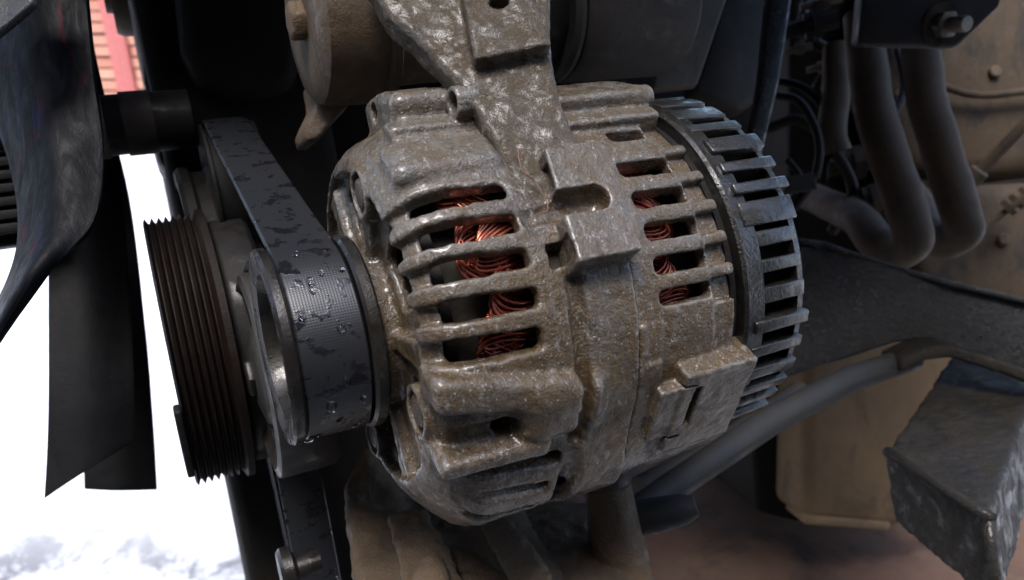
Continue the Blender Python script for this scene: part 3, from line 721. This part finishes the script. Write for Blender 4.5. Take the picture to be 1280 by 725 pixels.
t = thing('upper_pulley', 'dark pulley at the top end of the belt run', 'pulley', EFrame(-.1245, .158, .070))
vs, fs = lathe([(.013, .010), (.013, .034), (.0115, .034), (.011, .0315), (-.011, .0315), (-.0115, .034), (-.013, .034), (-.013, .026), (-.009, .020), (-.009, .0)], 64)
mk('rim', fix_normals(mesh_np('rim', vs, fs)), M['black'], t, smooth=35)
vs, fs = hexbolt(.008, .006); mk('bolt', fix_normals(mesh_np('bolt', [(-.0088 - x, y, z) for x, y, z in vs], fs)), M['black'], t, bevel=.0006)
t = thing('tensioner_pulley', 'dark disc with bright edge left of the upper belt run', 'pulley', EFrame(-.140, .185, .03))
vs, fs = lathe([(.012, .010), (.012, .0560), (.009, .0575), (.004, .0575), (.002, .0545), (-.004, .0545), (-.006, .0575), (-.010, .0575), (-.012, .0555), (-.012, .048), (-.007, .045), (-.006, .0)], 80)
mk('rim', fix_normals(mesh_np('rim', vs, fs)), M['black'], t, smooth=35)
vs, fs = hexbolt(.008, .008); mk('bolt', fix_normals(mesh_np('bolt', [(-.006 - x, y, z) for x, y, z in vs], fs)), M['black'], t, bevel=.0006)
t = thing('crank_pulley', 'bolted dark crank pulley at the foot of the lower belt run', 'pulley', EFrame(-.1245, .06, -.37))
vs, fs = lathe([(.016, .02), (.016, .072), (-.013, .0705), (-.014, .0735), (-.016, .0735), (-.016, .060), (-.010, .055), (-.010, .0)], 64)
mk('rim', fix_normals(mesh_np('rim', vs, fs)), M['black'], t, smooth=35)
vs, fs = hexbolt(.014, .012); mk('bolt', fix_normals(mesh_np('bolt', [(-.010 - x, y, z) for x, y, z in vs], fs)), M['black'], t, bevel=.0006)

# small bolt at the bottom edge of the picture
fr = frame_at(P(366, 712, .335), -U, W)
t = thing('flange_bolt', 'small round grey bolt head beside the lower belt run', 'bolt', fr)
vs, fs = lathe([(-.012, .005), (-.002, .005), (0, .0105), (.004, .0105), (.0055, .009)], 24, cap=True); mk('head', fix_normals(mesh_np('head', vs, fs)), M['pulley'], t, smooth=35)

# ------------------------------------------------------------------ cooling fan
def blade(name, rows, root, frame, th=.0035, mat='fan', n=10):
    """rows: list of point rows (view frame) spanning the blade; smooth loft with thickness"""
    R_ = [catmull(r, n) for r in rows]; cols = [catmull([r[k] for r in R_], n) for k in range(len(R_[0]))]
    m_, k_ = len(cols), len(cols[0]); vs = [cols[i][j] for i in range(m_) for j in range(k_)]
    fs = [(i * k_ + j, i * k_ + j + 1, (i + 1) * k_ + j + 1, (i + 1) * k_ + j) for i in range(m_ - 1) for j in range(k_ - 1)]
    o = mk(name, fix_normals(mesh_np(name, loc(frame, vs), fs)), M[mat], root, smooth=180)
    s = o.modifiers.new('thick', 'SOLIDIFY'); s.thickness = th; s.offset = 0; b = o.modifiers.new('bv', 'BEVEL'); b.width = th * .3; b.segments = 2
    return o
fr = EFrame(-.235, .15, -.006)
fan = thing('cooling_fan', 'black plastic engine fan with broad scuffed blades at the left edge', 'fan', fr)
blade('blade', [[P(-60, -60, .36), P(30, -60, .33), P(106, -40, .33)], [P(-30, 80, .335), P(45, 90, .32), P(118, 90, .32)], [P(12, 190, .325), P(66, 200, .308), P(129, 190, .315)],
               [P(28, 278, .312), P(68, 280, .298), P(118, 278, .302)], [P(14, 352, .305), P(36, 345, .286), P(62, 338, .29)], [P(-40, 450, .30), P(-18, 440, .288), P(0, 420, .288)]], fan, fr, mat='fannear')
blade('blade', [[P(40, -60, .41), P(75, -60, .42), P(104, -60, .43)], [P(55, 60, .40), P(88, 60, .41), P(116, 60, .42)], [P(60, 220, .39), P(105, 210, .40), P(146, 205, .42)], [P(62, 380, .385), P(112, 380, .39), P(160, 370, .41)],
               [P(62, 500, .38), P(112, 495, .385), P(166, 470, .40)], [P(60, 570, .38), P(112, 560, .385), P(166, 540, .40)], [P(57, 622, .38), P(112, 585, .385), P(163, 552, .40)]], fan, fr)
blade('blade', [[P(50, -60, .48), P(75, -60, .49), P(100, -60, .50)], [P(70, 80, .47), P(98, 80, .48), P(118, 80, .49)], [P(95, 250, .46), P(128, 250, .47), P(160, 240, .48)], [P(100, 420, .455), P(142, 420, .46), P(182, 415, .47)],
               [P(104, 540, .45), P(148, 540, .455), P(191, 530, .47)], [P(106, 611, .45), P(150, 613, .455), P(196, 612, .47)]], fan, fr)
blade('blade', [[P(-30, -40, .30), P(20, -40, .30), P(60, -40, .30)], [P(-30, 10, .29), P(10, -5, .29), P(46, -22, .29)], [P(-30, 66, .285), P(10, 36, .285), P(44, 6, .285)]], fan, fr, mat='fanedge')
# finned clutch drum behind the near blade
cf = P(24, 232, .37); cfl = fr.inverted() @ cf
for k in range(9):
    a = fr.inverted() @ P(-14 + k * 3, 160 + k * 16, .37); vs, fs = boxv(-.022, .018 + (k % 2) * .002, -.012, .004, -.0022, .0022)
    mk('cooling_fin', mesh_np('cooling_fin', [(x + a.x, y + a.y, z + a.z) for x, y, z in vs], fs), M['fan'], fan, bevel=.0006)

a = fr.inverted() @ P(-18, 225, .375); vs, fs = boxv(-.03, .012, -.012, .010, -.034, .034); mk('clutch_housing', mesh_np('clutch_housing', [(x + a.x, y + a.y, z + a.z) for x, y, z in vs], fs), M['fan'], fan, bevel=.002)

# fan shaft with collar
fr = EFrame(*pix2E(160, 155, v=.17))
t = thing('fan_shaft', 'stubby dark shaft with a lighter collar between fan and bracket', 'shaft', fr)
vs, fs = lathe([(-.060, .0), (-.060, .0105), (-.022, .0105), (-.022, .0150), (.030, .0150), (.030, .0)], 32); mk('shaft', fix_normals(mesh_np('shaft', vs, fs)), M['black'], t, smooth=35)
vs, fs = lathe([(-.0185, .012), (-.0185, .0163), (-.011, .0163), (-.010, .0152)], 32); mk('collar', fix_normals(mesh_np('collar', vs, fs)), M['greyplate'], t, smooth=35)
vs, fs = lathe([(-.002, .012), (-.002, .0160), (.012, .0160), (.012, .0152)], 32); mk('collar', fix_normals(mesh_np('collar', vs, fs)), M['darkcyl'], t, smooth=35)

# ------------------------------------------------------------------ dark castings at the upper left
def eprism(name, pts_sw, v0, v1, mat, label, cat, bevel=.003, parent=None, **kw):
    """outline in (s, w) extruded between v0 and v1"""
    s_ = sum(p[0] for p in pts_sw) / len(pts_sw); w_ = sum(p[1] for p in pts_sw) / len(pts_sw)
    fr = EFrame(s_, v0, w_); vs, fs = prism([(p[0] - s_, 0, p[1] - w_) for p in pts_sw], (0, v1 - v0, 0))
    o = mk(name, fix_normals(mesh_np(name, vs, fs)), M[mat], None, MW @ fr, bevel=bevel, **kw); return tag(o, label, cat)
def from_px(pix, v): return [(lambda q: (q[0], q[2]))(pix2E(x, y, v=v)) for x, y in pix]
eprism('pump_bracket', from_px([(172, -60), (208, -60), (222, 60), (226, 130), (240, 190), (246, 238), (214, 214), (200, 205), (184, 150), (176, 60)], .20), .20, .26, 'black',
       'tall black bracket plate right of the gap to the brick wall', 'bracket', .004)
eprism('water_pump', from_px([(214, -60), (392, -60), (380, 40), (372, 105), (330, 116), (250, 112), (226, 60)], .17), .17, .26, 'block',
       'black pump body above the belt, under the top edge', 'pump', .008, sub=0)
t = thing('pipe_elbow', 'dusty grey pipe end above the brick wall, beside the fan', 'pipe', frame_at(P(160, -14, .52), U, W))
vs, fs = lathe([(-.012, .016), (-.012, .0285), (-.008, .0305), (.004, .0305), (.008, .0285), (.05, .026), (.05, .0)], 40); mk('flange', fix_normals(mesh_np('flange', vs, fs)), M['greyplate'], t, smooth=35)
vs, fs = lathe([(-.010, .0), (-.010, .016), (-.016, .0150), (-.016, .0)], 32); mk('plug', fix_normals(mesh_np('plug', vs, fs)), M['greyplate'], t, smooth=35)

# engine block mass behind everything
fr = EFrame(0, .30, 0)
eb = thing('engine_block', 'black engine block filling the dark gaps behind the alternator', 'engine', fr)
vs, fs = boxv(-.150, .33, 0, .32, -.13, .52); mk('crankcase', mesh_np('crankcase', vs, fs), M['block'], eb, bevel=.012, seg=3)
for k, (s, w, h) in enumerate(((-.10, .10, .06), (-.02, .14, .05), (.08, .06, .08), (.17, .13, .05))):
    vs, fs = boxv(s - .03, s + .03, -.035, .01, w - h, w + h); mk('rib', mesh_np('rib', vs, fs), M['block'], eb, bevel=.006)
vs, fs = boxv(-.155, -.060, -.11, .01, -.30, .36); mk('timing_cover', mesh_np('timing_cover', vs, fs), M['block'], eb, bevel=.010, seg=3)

# ------------------------------------------------------------------ pivot tube with cap, left of the arm
fr = frame_at(P(425, 18, .300), U, W)
t = thing('pivot_tube', 'brown muddy bracket tube with flanged cap, upper left of the alternator', 'bracket', fr)
vs, fs = lathe([(-.0155, .0), (-.0155, .022), (-.0150, .0300), (-.0125, .0335), (-.008, .0345), (.0095, .0350), (.0110, .0362), (.0135, .0362), (.0145, .0345), (.0150, .030)], 72)
cap = mk('end_cap', fix_normals(mesh_np('end_cap', vs, fs)), M['tan'], t, smooth=35, disp=(.012, .0012))
vs, fs = lathe([(.013, .0290), (.030, .0285), (.075, .0285), (.075, .0)], 64); mk('tube', fix_normals(mesh_np('tube', vs, fs)), M['tan'], t, smooth=35, disp=(.012, .0008))
inv = fr.inverted()
ear = [inv @ P(x, y, .31) for x, y in ((392, 90), (452, 96), (440, 128), (400, 172), (384, 178), (380, 160), (396, 128))]
vs, fs = prism(ear, (0, .03, 0)); mk('ear', fix_normals(mesh_np('ear', vs, fs)), M['tan_dull'], t, lump=(.0012, .01, .0015))
vs, fs = hexbolt(.0075, .006); mk('bolt', fix_normals(mesh_np('bolt', [(-.0150 - x, y - .004, z - .003) for x, y, z in vs], fs)), M['tan_dull'], t, bevel=.0006)

fr = frame_at(P(765, 8, .385), U, W)
t = thing('rubber_bush', 'dark brown rubber cylinder behind the mounting arm at the top edge', 'bush', fr)
vs, fs = lathe([(-.034, .0), (-.034, .0340), (-.032, .0352), (-.020, .0352), (.026, .0356), (.029, .034), (.030, .0)], 64); mk('cylinder', fix_normals(mesh_np('cylinder', vs, fs)), M['darkcyl'], t, smooth=35)
vs, fs = lathe([(-.040, .012), (-.040, .0325), (-.0375, .0345), (-.0355, .0345), (-.0345, .030)], 64); mk('ring', fix_normals(mesh_np('ring', vs, fs)), M['rod'], t, smooth=35)
vs, fs = lathe([(-.0385, .0), (-.0385, .0270), (-.050, .0270), (-.050, .0)], 40); mk('sleeve', fix_normals(mesh_np('sleeve', vs, fs)), M['black'], t, smooth=35)

def pplate(name, pix, d, th, mat, label, cat, bevel=.003, dirn=None, **kw):
    """plate from picture outline: pix items (x, y) at depth d or (x, y, d)"""
    pts = [P(q[0], q[1], q[2] if len(q) > 2 else d) for q in pix]; c = sum(pts, Vector()) / len(pts)
    n = Vector(dirn) if dirn else Vector((0, 1, 0)); fr = Matrix.Translation(c)
    o = mk(name, fix_normals(mesh_np(name, *prism([p - c for p in pts], n * th))), M[mat], None, MW @ fr, bevel=bevel, **kw); return tag(o, label, cat)
pplate('support_plate', [(846, -20, .47), (915, -20, .49), (872, 106, .46), (815, 112, .44)], .46, .012, 'greyplate', 'dusty grey slanted plate behind the alternator top', 'plate', .002)
pplate('dark_cover', [(905, -20, .50), (975, -20, .52), (955, 120, .50), (925, 140, .49), (862, 118, .47)], .50, .03, 'darkcyl', 'dark brown cover right of the slanted grey plate', 'cover', .006)
pplate('black_strap', [(962, -20, .47), (993, -20, .47), (975, 100, .46), (948, 215, .45), (930, 215, .45), (950, 100, .46)], .46, .010, 'rail', 'tall black strap leaning behind the finned alternator cover', 'strap', .002)

# ------------------------------------------------------------------ right side: gear casing, hoses, bracket, wires
fr = Matrix.Translation(P(1230, 120, .86))
t = thing('gear_casing', 'blurred brown gear casing filling the upper right corner', 'casing', fr)
def rbox(name, pix, d0, d1, mat, root, frame, bevel=.02, disp=None, sub=0):
    pts = [P(x, y, d0) for x, y in pix]; vs, fs = prism(pts, P((CX + pix[0][0]) / 2, (CY + pix[0][1]) / 2, 1).normalized() * (d1 - d0)); vs = loc(frame, vs)
    return mk(name, fix_normals(mesh_np(name, vs, fs)), M[mat], root, bevel=bevel, seg=4, disp=disp)
rbox('upper_case', [(1085, -60), (1380, -60), (1380, 215), (1240, 232), (1120, 225), (1080, 120)], .80, 1.1, 'gear', t, fr, .03)
rbox('lower_case', [(1120, 236), (1380, 222), (1380, 420), (1150, 400)], .76, 1.1, 'gear', t, fr, .02)
rbox('inner_case', [(985, -60), (1100, -60), (1110, 380), (985, 380)], .88, 1.1, 'block', t, fr, .01)
vs, fs = tube([P(1212, 228, .74), P(1290, 146, .70)], .0055, 12); mk('dipstick_tube', fix_normals(mesh_np('dipstick_tube', loc(fr, vs), fs)), M['pipe'], t, smooth=40)
vs, fs = lathe([(0, 0), (0, .009), (.012, .009), (.014, .006)], 12); q = frame_at(P(1213, 226, .74), P(1290, 146, .70) - P(1213, 226, .74), W)
mk('tube_nut', fix_normals(mesh_np('tube_nut', loc(fr, [q @ Vector(p) for p in vs]), fs)), M['pipe'], t, smooth=40)
vs, fs = tube([P(1226, 290, .73), P(1252, 268, .72), P(1300, 232, .70)], [.003, .003, .003], 8); mk('link_rod', fix_normals(mesh_np('link_rod', loc(fr, vs), fs)), M['pipe'], t, smooth=40)
for dx in (0, 10, 22):
    q = frame_at(P(1258 + dx, 262 - dx * .75, .72), P(1300, 232, .70) - P(1252, 268, .72), W); vs, fs = lathe([(0, .003), (0, .0085), (.005, .0085), (.005, .003)], 14)
    mk('link_collar', fix_normals(mesh_np('link_collar', loc(fr, [q @ Vector(p) for p in vs]), fs)), M['gear'], t, smooth=40)

for (bx_, by_, br_) in ((1240, 92, .006), (1250, 300, .006), (1120, 120, .005)):
    q = frame_at(P(bx_, by_, .802 if by_ < 225 else .762), Vector((0, -1, .1)), W); vs, fs = lathe([(-.004, 0), (-.004, br_ * 1.5), (.001, br_ * 1.5), (.001, br_), (.007, br_), (.008, br_ * .8), (.008, 0)], 12)
    mk('case_bolt', fix_normals(mesh_np('case_bolt', loc(fr, [q @ Vector(p) for p in vs]), fs)), M['pipe'], t, smooth=35)
vs, fs = tube(catmull([P(1118, 40, .79), P(1150, 90, .785), P(1215, 118, .785), P(1300, 112, .785)], 6), .004, 8); mk('casting_rib', fix_normals(mesh_np('casting_rib', loc(fr, vs), fs)), M['gear'], t, smooth=180)
def hose(name, pts, r, label, group=None, mat='pipe'):
    c = pts[0]; fr = Matrix.Translation(c); vs, fs = tube(catmull(pts, 8), r, 20)
    o = mk(name, fix_normals(mesh_np(name, loc(fr, vs), fs)), M[mat], None, MW @ fr, smooth=60, disp=(.03, .003)); return tag(o, label, 'hose', group)
hose('coolant_hose', [P(1078, 20, .60), P(1084, 80, .59), P(1096, 150, .58), P(1118, 215, .57), P(1136, 272, .565), P(1140, 303, .57), P(1118, 314, .59), P(1094, 300, .61), P(1074, 275, .64), P(1050, 262, .70), P(1000, 240, .84)], .0145,
     'grey brown U shaped hose nearer the alternator, under the slate bracket', 'U shaped hoses on the right')
hose('coolant_hose', [P(1146, 20, .62), P(1152, 75, .61), P(1160, 130, .60), P(1182, 205, .59), P(1200, 265, .585), P(1203, 290, .59), P(1180, 300, .61), P(1162, 285, .63), P(1150, 262, .66), P(1135, 240, .72)], .0145,
     'grey brown U shaped hose beside the brown gear casing, right of its twin', 'U shaped hoses on the right')
hose('corrugated_hose', [P(1046, 60, .68), P(1044, 120, .67), P(1040, 165, .66), P(1046, 190, .66)], .012, 'short dark brown hose end left of the U shaped hoses', mat='pipe')
fr = Matrix.Translation(P(1160, 20, .52))
t = thing('hose_bracket', 'slate grey bracket plate with a washer and stud at the top right', 'bracket', fr)
pts = [P(1072, 57, .54), P(1080, -30, .55), P(1262, -30, .50), P(1250, 8, .50), P(1196, 60, .515)]
vs, fs = prism(pts, (0.004, .022, .006)); mk('plate', fix_normals(mesh_np('plate', loc(fr, vs), fs)), M['brkt'], t, bevel=.003)
q = frame_at(P(1175, 31, .517), Vector((.25, -.9, -.28)), W); 
for nm, pr_, n_, mt in (('washer', [(-.002, .004), (-.002, .0145), (.0015, .0145), (.0020, .004)], 32, 'gear'), ('nut', [(.001, .0), (.001, .0092), (.008, .0092), (.009, .007), (.009, .0)], 6, 'zinc'), ('stud', [(.005, .0), (.005, .0052), (.022, .0052), (.023, .0045), (.023, 0)], 16, 'zinc')):
    vs, fs = lathe(pr_, n_); mk(nm, fix_normals(mesh_np(nm, loc(fr, [q @ Vector(p) for p in vs]), fs)), M[mt], t, smooth=35)
# cables and fittings in the dark gap
def cable(pts, r, mat, label):
    c = pts[0]; fr = Matrix.Translation(c); vs, fs = tube(catmull(pts, 8), r, 8)
    return tag(mk('cable', fix_normals(mesh_np('cable', loc(fr, vs), fs)), M[mat], None, MW @ fr, smooth=180), label, 'cable', 'cables in the dark gap')
cable([P(966, 118, .66), P(1000, 128, .64), P(1022, 170, .63), P(1020, 215, .63), P(992, 262, .64)], .0035, 'rod', 'thin dark cable arching beside the black strap')
cable([P(970, 100, .70), P(1008, 112, .68), P(1034, 150, .67), P(1030, 230, .66)], .0035, 'black', 'thin black cable outside the arching one')
cable([P(985, 200, .65), P(1000, 225, .64), P(985, 262, .64), P(975, 285, .64)], .003, 'wirewhite', 'short grey cable near the finned cover')
cable([P(1120, 60, .70), P(1130, 110, .69), P(1112, 160, .68), P(1122, 215, .69), P(1105, 260, .72)], .004, 'black', 'black cable hanging between the two U shaped hoses')
cable([P(960, 160, .68), P(1000, 150, .66), P(1040, 185, .66), P(1066, 240, .67), P(1040, 290, .70)], .005, 'darkcyl', 'thick dark cable dropping left of the nearer hose')
cable([P(1010, -10, .74), P(1004, 40, .72), P(1040, 70, .72), P(1020, 110, .74)], .005, 'black', 'black cable looping at the top edge')
pplate('grey_tab', [(975, 222, .60), (1018, 215, .60), (1022, 236, .60), (985, 243, .60)], .60, .004, 'wirewhite', 'flat grey tab beside the finned cover', 'tab', .001)
def fitting(px, py, d, r, ln, mat, label):
    fr = frame_at(P(px, py, d), Vector((.9, -.3, .15)), W); t = thing('pipe_fitting', label, 'fitting', fr, 'fittings in the dark gap')
    vs, fs = lathe([(-ln, 0), (-ln, r * .6), (-ln * .2, r * .6), (-ln * .2, r), (ln * .4, r), (ln * .4, r * .7), (ln, r * .7), (ln, 0)], 10); mk('body', fix_normals(mesh_np('body', vs, fs)), M[mat], t, smooth=30)
    vs, fs = lathe([(ln * .1, r * .9), (ln * .1, r * 1.25), (ln * .35, r * 1.25), (ln * .35, r * .9)], 6); mk('nut', fix_normals(mesh_np('nut', vs, fs)), M[mat], t, smooth=30)
fitting(1012, 32, .70, .012, .024, 'rod', 'dark fitting near the top edge, right of the strap')
fitting(998, 61, .69, .005, .012, 'zinc', 'small pale fitting right of the black strap')
fitting(1026, 84, .70, .005, .012, 'zinc', 'small pale fitting above the corrugated hose')
fitting(1026, 3, .70, .006, .018, 'zinc', 'pale fitting cut by the top edge')
fitting(1062, 205, .70, .014, .03, 'gear', 'brown fitting left of the nearer U shaped hose')
fitting(1085, 252, .66, .013, .02, 'pipe', 'grey brown fitting at the end of the nearer hose')

# ------------------------------------------------------------------ frame rail, bracket, tank, rods
fr = Matrix.Translation(P(1130, 390, .52))
t = thing('frame_rail', 'oily black curved frame rail crossing to the right edge', 'frame rail', fr)
top = [(900, 290, .56), (985, 298, .55), (1030, 305, .54), (1090, 326, .53), (1180, 352, .50), (1300, 380, .47)]
bot = [(1300, 474, .47), (1230, 446, .49), (1160, 424, .51), (1120, 428, .52), (1060, 448, .535), (985, 472, .55), (900, 500, .56)]
vs, fs = prism([P(*q) for q in top + bot], (0, .014, 0)); mk('web', fix_normals(mesh_np('web', loc(fr, vs), fs)), M['rail'], t, bevel=.002)
def strip(a, off, th):
    vs = []; fs = []; off = Vector(off); th = Vector(th)
    for q in a: p = P(*q); vs += [p, p + off, p + off + th, p + th]
    for i in range(len(a) - 1):
        for k in range(4): fs.append((i * 4 + k, i * 4 + (k + 1) % 4, i * 4 + 4 + (k + 1) % 4, i * 4 + 4 + k))
    fs += [(0, 1, 2, 3), tuple(len(vs) - 4 + k for k in (3, 2, 1, 0))]; return vs, fs
vs, fs = strip([(1100, 438, .525), (1130, 424, .52), (1160, 420, .51), (1230, 442, .49), (1300, 470, .47)], (0, -.028, -.004), (0, 0, -.008)); mk('lower_flange', fix_normals(mesh_np('lower_flange', loc(fr, vs), fs)), M['blackcrust'], t, bevel=.002)
vs, fs = strip([(900, 288, .56), (985, 296, .55), (1030, 303, .54), (1090, 324, .53), (1180, 350, .50), (1300, 378, .47)], (0, -.006, 0), (0, 0, -.004)); mk('upper_edge', fix_normals(mesh_np('upper_edge', loc(fr, vs), fs)), M['rail'], t, bevel=.0012)

A, B, D_ = P(1107, 566, .42), P(1236, 650, .345), P(1117, 652, .42); Cc = B + (D_ - A) * 1.0 + Vector((0, 0, -.004)); ev = P(1192, 440, .56) - A
c = A; fr = Matrix.Translation(c)
vs = [A, B, Cc, D_]; vs = vs + [p + ev for p in vs]; fs = [(0, 1, 2, 3), (7, 6, 5, 4), (0, 4, 5, 1), (1, 5, 6, 2), (2, 6, 7, 3), (3, 7, 4, 0)]
t = thing('mount_bracket', 'greasy black box bracket with crusted edges in the lower right corner', 'bracket', fr)
me = fix_normals(mesh_np('box', loc(fr, vs), fs)); bm = bmesh.new(); bm.from_mesh(me); bmesh.ops.subdivide_edges(bm, edges=bm.edges[:], cuts=14, use_grid_fill=True); bm.to_mesh(me); bm.free()
mk('box', me, M['blackcrust'], t, lump=(.0015, .016, .003))
vs, fs = tube([A + Vector((0, -.002, .001)), A.lerp(B, .5) + Vector((0, -.002, .001)), B + Vector((0, -.002, .001))], .0028, 8); mk('weld_bead', fix_normals(mesh_np('weld_bead', loc(fr, vs), fs)), M['blackcrust'], t, smooth=180, disp=(.004, .003))
vs, fs = tube([B, B.lerp(Cc, .5), Cc], .0028, 8); mk('weld_bead', fix_normals(mesh_np('weld_bead', loc(fr, vs), fs)), M['blackcrust'], t, smooth=180, disp=(.004, .003))

fr = Matrix.Translation(P(1090, 560, .78))
t = thing('brown_tank', 'blurred brown box shaped tank under the frame rail', 'tank', fr)
pts = [P(1008, 380, .74), P(1230, 380, .74), P(1215, 640, .74), P(1112, 662, .74), P(1006, 652, .74)]
vs, fs = prism(pts, Vector((-.05, .25, .02))); mk('shell', fix_normals(mesh_np('shell', loc(fr, vs), fs)), M['tank'], t, bevel=.012, seg=4)
vs, fs = prism([P(1008, 645, .735), P(1115, 654, .735), P(1112, 664, .735), P(1006, 656, .735)], (0, .06, 0)); mk('lower_seam', fix_normals(mesh_np('lower_seam', loc(fr, vs), fs)), M['tank'], t, bevel=.002)
vs, fs = prism([P(930, 400, .80), P(1010, 400, .78), P(1005, 655, .78), P(945, 640, .80)], (0, .2, 0)); mk('shaded_side', fix_normals(mesh_np('shaded_side', loc(fr, vs), fs)), M['block'], t, bevel=.006)  # tank's left side, its shade put in as black material

fr = Matrix.Translation(P(850, 600, .40))
t = thing('tie_rod', 'slate grey rod running from the boss up to the frame rail', 'rod', fr)
vs, fs = tube([P(780, 650, .37), P(835, 612, .385), P(960, 528, .43), P(1060, 474, .48), P(1140, 448, .53)], [.0070, .0075, .0080, .0082, .0082], 24); mk('shank', fix_normals(mesh_np('shank', loc(fr, vs), fs)), M['rod'], t, smooth=60)
vs, fs = tube([P(800, 612, .41), P(900, 560, .44), P(1000, 490, .49)], .0075, 20); mk('second_shank', fix_normals(mesh_np('second_shank', loc(fr, vs), fs)), M['rod'], t, smooth=60)
vs, fs = tube([P(790, 648, .352), P(820, 644, .35), P(855, 636, .348), P(870, 632, .347)], [.0082, .0082, .0068, .0045], 20); mk('stub', fix_normals(mesh_np('stub', loc(fr, vs), fs)), M['rod'], t, smooth=60, disp=(.006, .001))

# castings under the alternator
fr = frame_at(P(766, 650, .345), W, U)
t = thing('boss_bolt', 'muddy dark bolt boss under the alternator', 'bolt', fr)
vs, fs = lathe([(-.028, .0), (-.028, .0130), (-.012, .0130), (-.008, .0120), (.008, .0112), (.016, .0105), (.017, .009), (.017, 0)], 32); mk('boss', fix_normals(mesh_np('boss', vs, fs)), M['tan_dull'], t, smooth=40, disp=(.008, .002))
vs, fs = lathe([(.0165, .0), (.0165, .0098), (.0185, .0092), (.0195, .0070), (.0195, 0)], 20); mk('mud_cap', fix_normals(mesh_np('mud_cap', vs, fs)), M['tan'], t, smooth=60, disp=(.004, .002))
def lowp(name, pix, th, mat, label, cat, bevel=.003, disp=None, dirn=None):
    return pplate(name, pix, .4, th, mat, label, cat, bevel, dirn=dirn, lump=(.0016, .012, .004))
lowp('lower_bracket', [(455, 560, .37), (505, 640, .36), (640, 648, .35), (720, 760, .30), (440, 760, .31), (425, 620, .36)], .05, 'tan_dull', 'dark brown engine bracket casting below the alternator', 'bracket', .004)
lowp('bracket_rib', [(478, 648, .335), (530, 640, .335), (590, 760, .285), (505, 760, .285)], .014, 'tan_dull', 'raised brown rib under the alternator, nearest the belt', 'rib', .004)
lowp('bracket_rib', [(592, 655, .335), (632, 645, .335), (700, 735, .295), (690, 760, .290), (650, 760, .29)], .012, 'tan_dull', 'raised brown rib under the alternator, left of the bolt boss', 'rib', .004)
lowp('foot_casting', [(640, 668, .36), (690, 650, .37), (805, 660, .36), (815, 700, .34), (830, 770, .31), (660, 770, .30)], .04, 'tan_dull', 'grey brown casting foot carrying the bolt boss', 'casting', .005)
lowp('pink_plate', [(654, 668, .42), (672, 632, .42), (760, 606, .42), (745, 648, .42)], .006, 'pink', 'pinkish plate glimpsed between alternator and bolt boss', 'plate', .001)
lowp('tube_nose', [(520, 705, .30), (545, 690, .30), (560, 730, .29), (560, 770, .28), (500, 770, .28)], .01, 'tan_dull', 'small rounded brown nose on the bracket at the bottom edge', 'casting', .004)

# rusty sheet seen under the engine
vs = [P(560, 560, 1.05), P(1330, 540, 1.10), P(1330, 800, .72), P(560, 800, .70)]; c = sum(vs, Vector()) / 4; fr = Matrix.Translation(c)
solo('undertray', prism(vs, (0, .01, -.01)), M['tray'], 'rusty red brown sheet lying under the engine', 'sheet', fr, bevel=.002)

# loose copper hair stuck to the wet casting
def on_casting(px, py, r):
    d = P(px, py, 1.0); q0 = -C0; a = Vector((d.dot(V), d.dot(W))); b = Vector((q0.dot(V), q0.dot(W)))
    A_ = a.dot(a); B_ = 2 * a.dot(b); C_ = b.dot(b) - r * r; tt = (-B_ - math.sqrt(max(0, B_ * B_ - 4 * A_ * C_))) / (2 * A_); return d * tt
hp = [on_casting(x, y, r) for x, y, r in ((647, 185, .072), (650, 205, .0705), (655, 216, .070), (668, 226, .069), (676, 238, .069), (684, 255, .0685), (683, 264, .0685), (668, 270, .0685), (661, 282, .0685))]
fr = Matrix.Translation(hp[0]); vs, fs = tube(catmull(hp, 6), .00022, 6)
o = mk('copper_strand', fix_normals(mesh_np('copper_strand', loc(fr, vs), fs)), M['strand'], None, MW @ fr, smooth=180); tag(o, 'thin orange copper hair lying on the casting left of the clamp pad', 'wire')

# inner wing behind the right-hand parts; unseen panel added above to shade the bay
fr = Matrix.Translation(P(1250, 420, 1.25))
t = thing('inner_wing', 'dark inner wing panel behind the hoses and frame rail', 'panel', fr)
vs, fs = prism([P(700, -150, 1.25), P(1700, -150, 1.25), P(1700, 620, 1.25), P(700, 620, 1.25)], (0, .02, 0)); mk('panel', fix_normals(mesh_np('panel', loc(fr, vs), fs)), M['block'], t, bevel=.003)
me = mesh_np('shade_panel', *boxv(-.55, .42, 0, 1.0, 0, .012)); o = mk('shade_panel', me, M['block'], None, Matrix.Translation((0, .29, 1.17)) @ Matrix.Rotation(math.radians(8), 4, 'X'), bevel=.004)
tag(o, 'unseen panel added just above the picture, shading the bay', 'shade_panel')

# unseen wall added behind the viewer to block sky light from the bay
me = mesh_np('shade_wall', *boxv(-3.5, 3.5, -.15, 0, 0, 2.7)); o = mk('shade_wall', me, M['darkcyl'], None, Matrix.Translation((0, -.8, 0)), bevel=.01)
tag(o, 'unseen dark wall added behind the viewer, shading the engine bay', 'wall')
